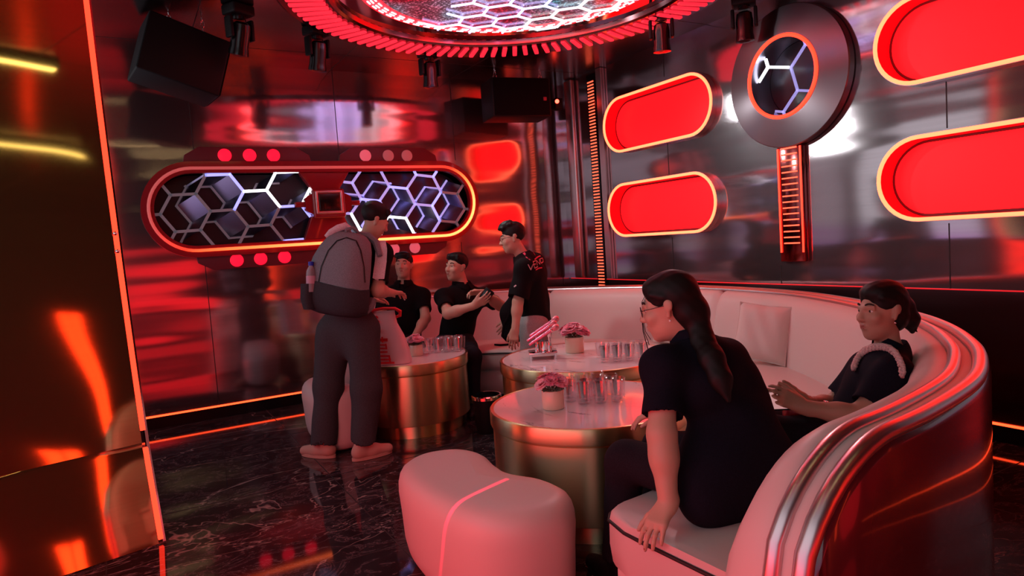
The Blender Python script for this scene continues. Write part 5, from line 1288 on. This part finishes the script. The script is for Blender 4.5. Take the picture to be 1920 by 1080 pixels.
shoe(Vector((J['anL'].x, J['anL'].y, 0)), J['anL']-RT*0.12+FW*0.05, pinkshoe, tA, 1.0); shoe(Vector((J['anR'].x, J['anR'].y, 0)), J['anR']+RT*0.16+FW*0.10, pinkshoe, tA, 1.0)
# backpack
tB = thing('backpack', 'grey backpack with a dark lower half worn by the standing person', 'backpack', at(632, 580, 4.38))
bx_, by_ = (RT*0.85-FW*0.5).normalized(), -bf; grey = cloth('grey canvas', (0.20, 0.225, 0.25)); dgrey = cloth('charcoal canvas', (0.045, 0.048, 0.055))
def bp_ring(cx, cy, w, d, t, n=32, skew=0.0):
    c = at(cx, cy, t); out = []
    for i in range(n):
        a = 2*PI*i/n; ca, sa_ = math.cos(a), math.sin(a); q = (abs(ca)**3.2+abs(sa_)**3.2)**(-1/3.2)
        out.append(c+bx_*(w/2*ca*q)+by_*(d/2*sa_*q)+UP*(skew*w*ca))
    return out
def bp_part(name, rows, m): return B().loft([bp_ring(*r) for r in rows]).obj(name, m, tB, auto=60)
sk = -0.10
up_ = bp_part('upper_compartment', [(634, 534, .435, .225, 4.375, 32, sk), (636, 515, .425, .235, 4.37, 32, sk), (641, 490, .40, .23, 4.37, 32, sk), (649, 465, .35, .205, 4.38, 32, sk), (655, 449, .29, .17, 4.39, 32, sk), (658, 440, .22, .12, 4.40, 32, sk), (660, 436, .12, .06, 4.405, 32, sk)], grey)
bp_part('lower_compartment', [(636, 590, .30, .16, 4.39, 32, sk*.6), (634, 585, .40, .215, 4.38, 32, sk*.6), (632, 572, .44, .24, 4.375, 32, sk*.8), (632, 550, .45, .25, 4.37, 32, sk), (634, 532, .442, .238, 4.37, 32, sk)], dgrey)
tb = bvh(up_); decal(tb, [[(598, 528), (603, 500), (616, 470), (632, 452), (650, 446), (668, 452), (676, 470), (682, 500), (684, 530)]], 0.010, 'zip', M['black'], tB)
hb = B(); hb.tube([at(648, 441, 4.40), at(650, 430, 4.39), at(662, 427, 4.40), at(670, 434, 4.42), at(671, 440, 4.43)], 0.012, 8); hb.obj('carry_handle', grey, tB)
for pts in ([(668, 440, 4.46), (690, 443, 4.46), (705, 455, 4.44), (712, 480, 4.40)], [(700, 560, 4.42), (694, 575, 4.40), (684, 585, 4.36)]):
    B().tube([at(*p) for p in pts], [0.024, 0.028, 0.026, 0.018][:len(pts)], 8).obj('shoulder_strap', grey, tB)
pk = B(); pk.loft([bp_ring(586, 580, .07, .12, 4.36), bp_ring(582, 560, .085, .13, 4.36), bp_ring(582, 532, .09, .12, 4.36)]); pk.obj('side_pocket', dgrey, tB)
c = at(584, 548, 4.33); t = thing('water_bottle', 'clear water bottle with a blue cap in the side pocket of the backpack', 'bottle', c); axb = (UP*0.98-RT*0.02).normalized()
B().lathe([(0.001, 0), (0.030, 0.002), (0.031, 0.01), (0.031, 0.12), (0.028, 0.14), (0.014, 0.165), (0.013, 0.175)], c, axb, 24).obj('body', mat('bottle plastic', (0.85, 0.80, 0.86), 0.12, trans=0.7, ior=1.3), t)
B().lathe([(0.0315, 0.055), (0.0315, 0.105)], c, axb, 24, False).obj('paper_label', mat('label', (0.55, 0.35, 0.45), 0.5), t)
B().lathe([(0.0165, 0.17), (0.0165, 0.195), (0.001, 0.197)], c, axb, 24).obj('cap', mat('blue cap', (0.02, 0.04, 0.55), 0.4), t)
t = thing('towel', 'folded white cloth with a dark inside lying on the top of the backpack', 'cloth', at(634, 436, 4.44)); wc = cloth('white terry', (0.66, 0.64, 0.68))
B().tube([at(*p) for p in ((611, 444, 4.40), (620, 436, 4.40), (635, 428, 4.42), (648, 424, 4.43), (655, 428, 4.44), (652, 436, 4.45))], [0.013, 0.022, 0.026, 0.026, 0.022, 0.012], 10).obj('white_roll', wc, t)
B().tube([at(*p) for p in ((616, 447, 4.41), (628, 441, 4.42), (642, 437, 4.44), (650, 440, 4.45))], [0.012, 0.022, 0.024, 0.014], 10).obj('dark_fold', NAVY, t)

# --- B: seated man facing the viewer
J = dict(pelvis=at(757, 640, 6.12), chest=at(757, 572, 6.10), neck=at(757, 535, 6.10), head=at(757, 498, 6.05), shL=at(792, 555, 6.10), shR=at(722, 555, 6.12),
         elL=at(798, 597, 5.98), wrL=at(777, 632, 5.75), elR=at(712, 600, 6.0), wrR=at(740, 632, 5.75), hipL=at(772, 648, 6.1), hipR=at(742, 648, 6.1),
         knL=at(792, 668, 5.66), knR=at(728, 672, 5.66), anL=at(798, 742, 5.66), anR=at(720, 745, 5.7))
tP = thing('person', 'seated person in a dark polo shirt looking at the viewer behind the white bag', 'person', (J['pelvis'].x, J['pelvis'].y, 0.44))
S_ = Solid(0.0068); body_core(S_, J, 1.0); W, A = head(S_, J['head'], -FW*0.98-RT*0.10+UP*0.04, UP, 0.96)
hand(S_, J['wrL'], (-RT*0.7-FW*0.5-UP*0.2), -UP, -FW, 0.95, (0.3, 0.5, 0.3)); hand(S_, J['wrR'], (RT*0.7-FW*0.5-UP*0.2), -UP, -FW, 0.95, (0.3, 0.5, 0.3))
S_.mesh('body', [SKIN, LIPS, NAIL], tP); face_bits(W, A, 0.96, tP); hair_cap(W, A, 0.97, 'short', tP)
sh, fw, ax, up = shirt(J, 1.0, BLACK, tP, 0.72, 0.05, seed=4.0)
for yy in (551, 562): 
    p, n = on_surface(bvh(sh), 759, yy, 0.002); B().lathe([(0.001, 0), (0.006, 0.0), (0.006, 0.002), (0.001, 0.003)], p, n, 12, False).obj('button', mat('white button', (0.7, 0.65, 0.6), 0.3), sh)
trousers(J, 1.0, DARKPANT, tP, 0.97, seed=5.0)
for q in 'LR': shoe(Vector((J['an'+q].x, J['an'+q].y, 0)), J['an'+q]-FW*0.2, M['black'], tP)

# --- C: seated man leaning and looking to the left, black phone in hand
J = dict(pelvis=at(852, 645, 6.02), chest=at(866, 577, 5.98), neck=at(868, 537, 5.97), head=at(856, 501, 5.93), shL=at(904, 556, 6.10), shR=at(831, 557, 5.86),
         elR=at(840, 588, 5.66), wrR=at(889, 573, 5.58), elL=at(938, 573, 5.90), wrL=at(906, 549, 5.72), hipL=at(870, 650, 5.98), hipR=at(835, 650, 5.95),
         knL=at(884, 668, 5.50), knR=at(822, 672, 5.52), anL=at(886, 752, 5.50), anR=at(828, 755, 5.55))
tP = thing('person', 'seated person in a black polo shirt turned aside and holding a black phone', 'person', (J['pelvis'].x, J['pelvis'].y, 0.44))
S_ = Solid(0.0068); body_core(S_, J, 1.05); W, A = head(S_, J['head'], -FW*0.74-RT*0.66-UP*0.02, UP*0.98+RT*0.10, 1.0)
S_.el(W(0, 0.108, -0.061), (0.014, 0.012, 0.006), A, 0.004, '-')
hand(S_, J['wrR'], (RT*0.85+UP*0.45-FW*0.15), (UP*0.5+FW*0.8), UP, 1.0, (0.25, 0.35, 0.3)); hand(S_, J['wrL'], (-RT*0.9+UP*0.05-FW*0.3), (-UP*0.6-FW*0.4), UP, 1.0, (0.35, 0.6, 0.4))
S_.mesh('body', [SKIN, LIPS, NAIL], tP); face_bits(W, A, 1.0, tP); hair_cap(W, A, 1.0, 'short', tP)
sh, fw, ax, up = shirt(J, 1.05, BLACK, tP, 0.78, 0.05, seed=6.0); trousers(J, 1.03, DARKPANT, tP, 0.97, seed=7.0)
for q in 'LR': shoe(Vector((J['an'+q].x, J['an'+q].y, 0)), J['an'+q]-FW*0.2, M['black'], tP)
wrw = B(); c = lerp(J['wrL'], J['elL'], 0.12); d = (J['elL']-J['wrL']).normalized(); wrw.lathe([(0.030, -0.012), (0.034, -0.010), (0.034, 0.010), (0.030, 0.012)], c, d, 20, False); wrw.obj('wristwatch', M['black'], tP)
c = at(909, 557, 5.60); t = thing('phone', 'black phone in the hands of the seated person turned aside', 'phone', c)
axs = ((RT*0.75-UP*0.6).normalized(), FW, (UP*0.75+RT*0.6).normalized()); B().rbox(c, (0.085, 0.012, 0.155), 0.006, axs).obj('case', M['black'], t); B().rbox(c-axs[1]*0.0065, (0.076, 0.002, 0.145), 0.001, axs).obj('glass', M['black_gloss'], t)

# --- D: standing man in glasses leaning to the left
K = 5.62
J = dict(pelvis=at(1004, 600, K+.03), chest=at(996, 520, K), neck=at(982, 484, K), head=at(961, 447, K-.02), shL=at(984, 503, K-.17), shR=at(1003, 494, K+.17),
         elL=at(971, 566, K-.22), wrL=at(966, 617, K-.24), elR=at(985, 560, K+.28), wrR=at(955, 600, K+.28), hipL=at(1000, 612, K-.06), hipR=at(1008, 610, K+.10),
         knL=at(996, 682, K-.10), knR=at(1006, 684, K+.10), anL=at(1006, 755, K-.06), anR=at(1018, 750, K+.10))
tP = thing('person', 'standing person with glasses in a black printed shirt and pale trousers leaning left', 'person', (J['anL'].x*.5+J['anR'].x*.5, J['anL'].y*.5+J['anR'].y*.5, 0))
S_ = Solid(0.0066); body_core(S_, J, 0.98); W, A = head(S_, J['head'], -RT*0.95-FW*0.12-UP*0.22, UP*0.98-RT*0.12, 0.97)
hand(S_, J['wrL'], (-UP*0.96-RT*0.12), (RT*0.3+FW*0.9), -RT, 1.0, (0.2, 0.25, 0.2)); hand(S_, J['wrR'], (-UP*0.8-RT*0.5), FW, -RT, 1.0, (0.3, 0.4, 0.2))
S_.mesh('body', [SKIN, LIPS, NAIL], tP); face_bits(W, A, 0.97, tP); hair_cap(W, A, 1.0, 'curly', tP); glasses_on(W, 0.97, tP)
sh, fw, ax, up = shirt(J, 1.0, BLACK, tP, 0.98, 0.05, pad=0.030, seed=8.0, collar=False, wr=0.004, loose=1.0)
tr = bvh(sh); pr_ = cloth('pale print', (0.62, 0.42, 0.44)); pk_ = cloth('pink print', (0.66, 0.10, 0.18))
decal(tr, [[(990, 496), (995, 506), (998, 498)], [(999, 491), (1002, 503), (1008, 500)], [(998, 497), (1004, 495)], [(999, 491), (1004, 489)], [(1007, 498), (1005, 488), (1012, 496), (1011, 486)], [(1014, 494), (1012, 486), (1017, 484), (1018, 491), (1014, 494)]], 0.0075, 'white_lettering', pr_, sh)
decal(tr, [[(981, 475), (985, 479)], [(986, 482), (989, 485)], [(991, 486), (994, 488)], [(1000, 474), (1003, 479)], [(1002, 487), (1008, 482), (1013, 480)], [(1004, 506), (1010, 503), (1016, 502)], [(983, 474), (985, 477)]], 0.010, 'pink_lettering', pk_, sh)
decal(tr, [[(964, 538), (968, 535)]], 0.012, 'sleeve_label', pr_, sh)
trousers(J, 0.98, LIGHTPANT, tP, 0.98, 0.026, seed=9.0)
for q in 'LR': shoe(Vector((J['an'+q].x, J['an'+q].y, 0)), J['an'+q]-RT*0.2, M['black'], tP)
t = thing('shoulder_bag', 'black cloth bag hanging at the side of the standing person with glasses', 'bag', at(958, 600, K+.1))
s_ = Solid(0.008); s_.rc(at(966, 556, K+.12), at(958, 590, K+.12), 0.05, 0.085, 0.05, FW, 0.6); s_.rc(at(958, 590, K+.12), at(962, 625, K+.12), 0.088, 0.085, 0.05, FW, 0.6); s_.mesh('bag_body', BLACK, t, 0.004, 20, 1.0)
B().tube([at(*p) for p in ((955, 590, K+.04), (945, 610, K+.02), (942, 630, K+.03), (952, 640, K+.06))], 0.012, 8).obj('strap', BLACK, t)
t = thing('shoulder_strap', 'black strap lying on the sofa seat in front of the leaning person', 'strap', at(940, 650, 6.05))
B().tube([Vector((q.x, q.y, 0.447)) for q in (at(928, 652, 6.2), at(938, 650, 6.15), at(950, 647, 6.15), at(962, 643, 6.2))], [0.008, 0.01, 0.01, 0.008], 8).obj('band', BLACK, t)

# --- E: woman in the foreground with her back turned, hand on the seat edge
fE = Vector((-0.12, 0.99, 0))
J = dict(pelvis=Vector((1.83, 1.585, 0.565)), chest=at(1340, 738, 2.38), neck=at(1303, 648, 2.38), head=at(1256, 576, 2.38), shL=at(1243, 690, 2.29), shR=at(1376, 704, 2.48),
         elL=at(1241, 815, 2.20), wrL=at(1253, 946, 2.145), elR=Vector((2.00, 1.88, 0.72)), wrR=Vector((1.86, 2.08, 0.66)), hipL=Vector((1.735, 1.60, 0.535)), hipR=Vector((1.92, 1.61, 0.535)),
         knL=Vector((1.605, 2.03, 0.515)), knR=Vector((1.83, 2.07, 0.515)), anL=Vector((1.60, 2.10, 0.09)), anR=Vector((1.84, 2.16, 0.09)))
tE = thing('person', 'seated person with dark tied-back hair and a navy polo shirt, back to the viewer', 'person', (1.75, 1.6, 0.44))
S_ = Solid(0.0048); body_core(S_, J, 0.96, True, 1.10); W, A = head(S_, J['head'], -RT*0.86+FW*0.42-UP*0.22, UP*0.97-RT*0.18, 0.95, female=True)
wl = Vector(J['wrL']); hd_ = (at(1221, 998, 2.085)-wl)
hand(S_, wl, hd_, Vector((-0.25, 0.0, -1)), Vector((0, 1, 0)), 0.93, ((0.28, 0.30, 0.2), (0.30, 0.32, 0.2), (0.32, 0.34, 0.22), (0.30, 0.35, 0.2)), 0.12, (0.7, 0.25))
hand(S_, J['wrR'], Vector((-0.7, 0.6, -0.2)), Vector((0, 0, -1)), Vector((-1, 0, 0)), 0.92, (0.3, 0.4, 0.3))
S_.mesh('body', [SKIN, LIPS, NAIL], tE); face_bits(W, A, 0.95, tE); glasses_on(W, 0.95, tE)
def tail(S_, W, s):
    pts = [W(0, -0.098, -0.035), at(1318, 640, 2.30), at(1335, 672, 2.245), at(1352, 712, 2.21), at(1366, 752, 2.185)]
    rr = [0.034, 0.030, 0.030, 0.024, 0.008]
    for a, b_, r1, r2 in zip(pts, pts[1:], rr, rr[1:]): S_.rc(a, b_, r1, r2, 0.05, FW, 0.75)
hr = hair_cap(W, A, 0.96, 'tied', tE, tail)
st = B()
for k, (dx, r_) in enumerate(((0, 0.0016), (4, 0.0013), (9, 0.0012))):
    st.tube([at(*p) for p in ((1221-dx*.4, 540, 2.40), (1209-dx*.6, 566, 2.42), (1203+dx*.2, 592, 2.43), (1206+dx*.5, 622, 2.43), (1215+dx*.6, 655-dx*2, 2.42))], r_, 5)
st.obj('loose_strands', HAIR, tE, auto=None)
p = W(0.074, -0.006, -0.044) if (W(0.074, 0, 0)-EYE).length < (W(-0.074, 0, 0)-EYE).length else W(-0.074, -0.006, -0.044)
B().ball(p, 0.0045, 12).obj('pearl_earring', mat('pearl', (0.85, 0.75, 0.72), 0.2), tE, auto=None)
shirt(J, 0.97, NAVY, tE, 0.80, 0.13, True, 0.020, 0.0058, 0.003, 1.04, 3.3, bulk=((at(1342, 697, 2.36), (0.15, 0.09, 0.09)), (at(1385, 790, 2.36), (0.13, 0.10, 0.14)), (at(1395, 880, 2.33), (0.15, 0.11, 0.12)), (at(1335, 880, 2.27), (0.155, 0.11, 0.15)))); trousers(J, 0.96, DARKPANT, tE, 0.97, 0.016, seed=11.0)
for q in 'LR': shoe(Vector((J['an'+q].x, J['an'+q].y, 0)), J['an'+q]+fE*0.2, M['black'], tE, 0.95)

# --- F: smiling woman on the right looking left, phone in her hands
J = dict(pelvis=at(1582, 818, 2.84), chest=at(1640, 725, 2.72), neck=at(1674, 660, 2.74), head=at(1653, 584, 2.72), shL=at(1676, 704, 2.60), shR=at(1622, 690, 2.90),
         elL=at(1608, 782, 2.58), wrL=at(1506, 763, 2.60), elR=at(1560, 762, 2.93), wrR=at(1512, 755, 2.74), hipL=at(1574, 826, 2.76), hipR=at(1556, 815, 2.92),
         knL=at(1440, 812, 2.74), knR=at(1440, 796, 2.98), anL=Vector((1.98, 1.99, 0.09)), anR=Vector((2.12, 2.22, 0.09)))
tF = thing('person', 'smiling seated person looking aside, pale braided bag strap over the shoulder', 'person', (J['pelvis'].x, J['pelvis'].y, 0.44))
S_ = Solid(0.005); body_core(S_, J, 0.95, True); W, A = head(S_, J['head'], -RT*0.965-FW*0.20-UP*0.06, UP*0.99+RT*0.02, 0.93, female=True)
hand(S_, J['wrL'], (-RT*0.85+UP*0.42+FW*0.1), (FW*0.7-UP*0.3), UP, 0.92, (0.3, 0.5, 0.4)); hand(S_, J['wrR'], (-RT*0.9+UP*0.2), (-FW*0.6+UP*0.5), UP, 0.92, (0.35, 0.5, 0.4))
S_.mesh('body', [SKIN2, LIPS, NAIL], tF); face_bits(W, A, 0.93, tF)
def bun(S_, W, s):
    S_.el(W(0, -0.112, 0.015), (0.045*s, 0.040*s, 0.045*s), None, 0.02)
    pts = [W(0, -0.120, 0.0), W(0, -0.140, -0.045), W(0, -0.150, -0.095)]
    S_.rc(pts[0], pts[1], 0.034*s, 0.036*s, 0.02); S_.rc(pts[1], pts[2], 0.036*s, 0.012*s, 0.02)
    for k in range(5): S_.rc(pts[1], W(0.01*(k-2), -0.155-0.008*k, -0.10+0.012*k), 0.012*s, 0.003*s, 0.006)
hair_cap(W, A, 0.96, 'tied', tF, bun)
B().ball(W(0.070, -0.004, -0.046) if (W(0.074, 0, 0)-EYE).length < (W(-0.074, 0, 0)-EYE).length else W(-0.070, -0.004, -0.046), 0.005, 12).obj('earring', M['chrome'], tF, auto=None)
sh, fw, ax, up = shirt(J, 0.95, NAVY, tF, 0.84, 0.08, True, 0.016, 0.006, 0.003, 1.0, 5.1)
p, n = on_surface(bvh(sh), 1611, 668, 0.002)
if p: B().lathe([(0.001, 0), (0.006, 0.0), (0.006, 0.002), (0.001, 0.003)], p, n, 12, False).obj('button', mat('white button', (0.7, 0.65, 0.6), 0.3), sh)
trousers(J, 0.95, DARKPANT, tF, 0.97, seed=12.0)
for q in 'LR': shoe(Vector((J['an'+q].x, J['an'+q].y, 0)), J['an'+q]-RT*0.2, M['black'], tF, 0.95)
B().lathe([(0.027, -0.008), (0.031, -0.006), (0.031, 0.006), (0.027, 0.008)], lerp(J['wrR'], J['elR'], 0.06), (Vector(J['elR'])-Vector(J['wrR'])).normalized(), 20, False).obj('bracelet', M['chrome'], tF)
# braided strap over her near shoulder
tr = bvh(sh); t = thing('bag_strap', 'pale braided strap looped over the shoulder of the smiling person', 'bag strap', at(1650, 690, 2.6))
path_ = []
for x, y in ((1605, 694), (1609, 682), (1616, 670), (1626, 660), (1640, 654), (1654, 653), (1667, 657), (1678, 667), (1685, 680), (1689, 692), (1690, 704)):
    q, n = on_surface(tr, x, y, 0.010)
    if q is None: q = at(x, y, 2.55)
    path_.append(q)
mm = B()
for ph in (0, 2*PI/3, 4*PI/3):
    pts = []
    for i in range(80):
        u = i/79*(len(path_)-1); k = min(int(u), len(path_)-2); q = path_[k].lerp(path_[k+1], u-k); a = i*0.62+ph
        pts.append(q+UP*(0.0085*math.cos(a))+RT*(0.0085*math.sin(a))*0.6-FW*(0.006*math.sin(2*a)))
    mm.tube(pts, 0.0075, 7)
mm.obj('braid', cloth('pale pink cord', (0.72, 0.48, 0.46)), t, auto=None)
# phone and red purse on her lap
c = at(1460, 752, 2.62); t = thing('phone', 'phone with a pale lit screen in the hands of the smiling person', 'phone', c)
axs = ((RT*0.92+FW*0.2).normalized(), (UP*0.55-FW*0.8).normalized(), None); axs = (axs[0], axs[1], axs[0].cross(axs[1]).normalized())
B().rbox(c, (0.145, 0.010, 0.078), 0.005, axs).obj('case', M['black'], t); B().rbox(c+axs[1]*0.0055, (0.135, 0.002, 0.070), 0.001, axs).obj('lit_screen', mat('lit phone screen', (0.3, 0.2, 0.2), 0.2, emit=(0.9, 0.45, 0.45), power=0.55), t)
c = at(1508, 772, 2.80); t = thing('purse', 'small glossy red purse with a chrome corner on the lap of the smiling person', 'purse', c)
B().rbox(c, (0.17, 0.06, 0.09), 0.015, (RT, FW, UP)).obj('purse_body', mat('red patent leather', (0.40, 0.02, 0.04), 0.2, coat=0.6), t); B().rbox(c+RT*0.082+UP*0.02, (0.02, 0.065, 0.055), 0.006, (RT, FW, UP)).obj('clasp', M['chrome'], t)
# ------------------------------------------------------------------ light, world, view
w = bpy.data.worlds.new('world'); w.use_nodes = True; S.world = w
w.node_tree.nodes['Background'].inputs[0].default_value = (0, 0, 0, 1); w.node_tree.nodes['Background'].inputs[1].default_value = 0
vs = S.view_settings
S.display_settings.display_device = 'sRGB'; vs.view_transform = 'Standard'; vs.look = 'None'; vs.gamma = 1; vs.exposure = 0.0
vs.use_curve_mapping = False
cy = S.cycles
cy.use_denoising = True
cy.max_bounces = 10; cy.diffuse_bounces = 4; cy.glossy_bounces = 6; cy.transmission_bounces = 8; cy.transparent_max_bounces = 8
cy.caustics_reflective = False; cy.caustics_refractive = False
cy.sample_clamp_indirect = 4.0
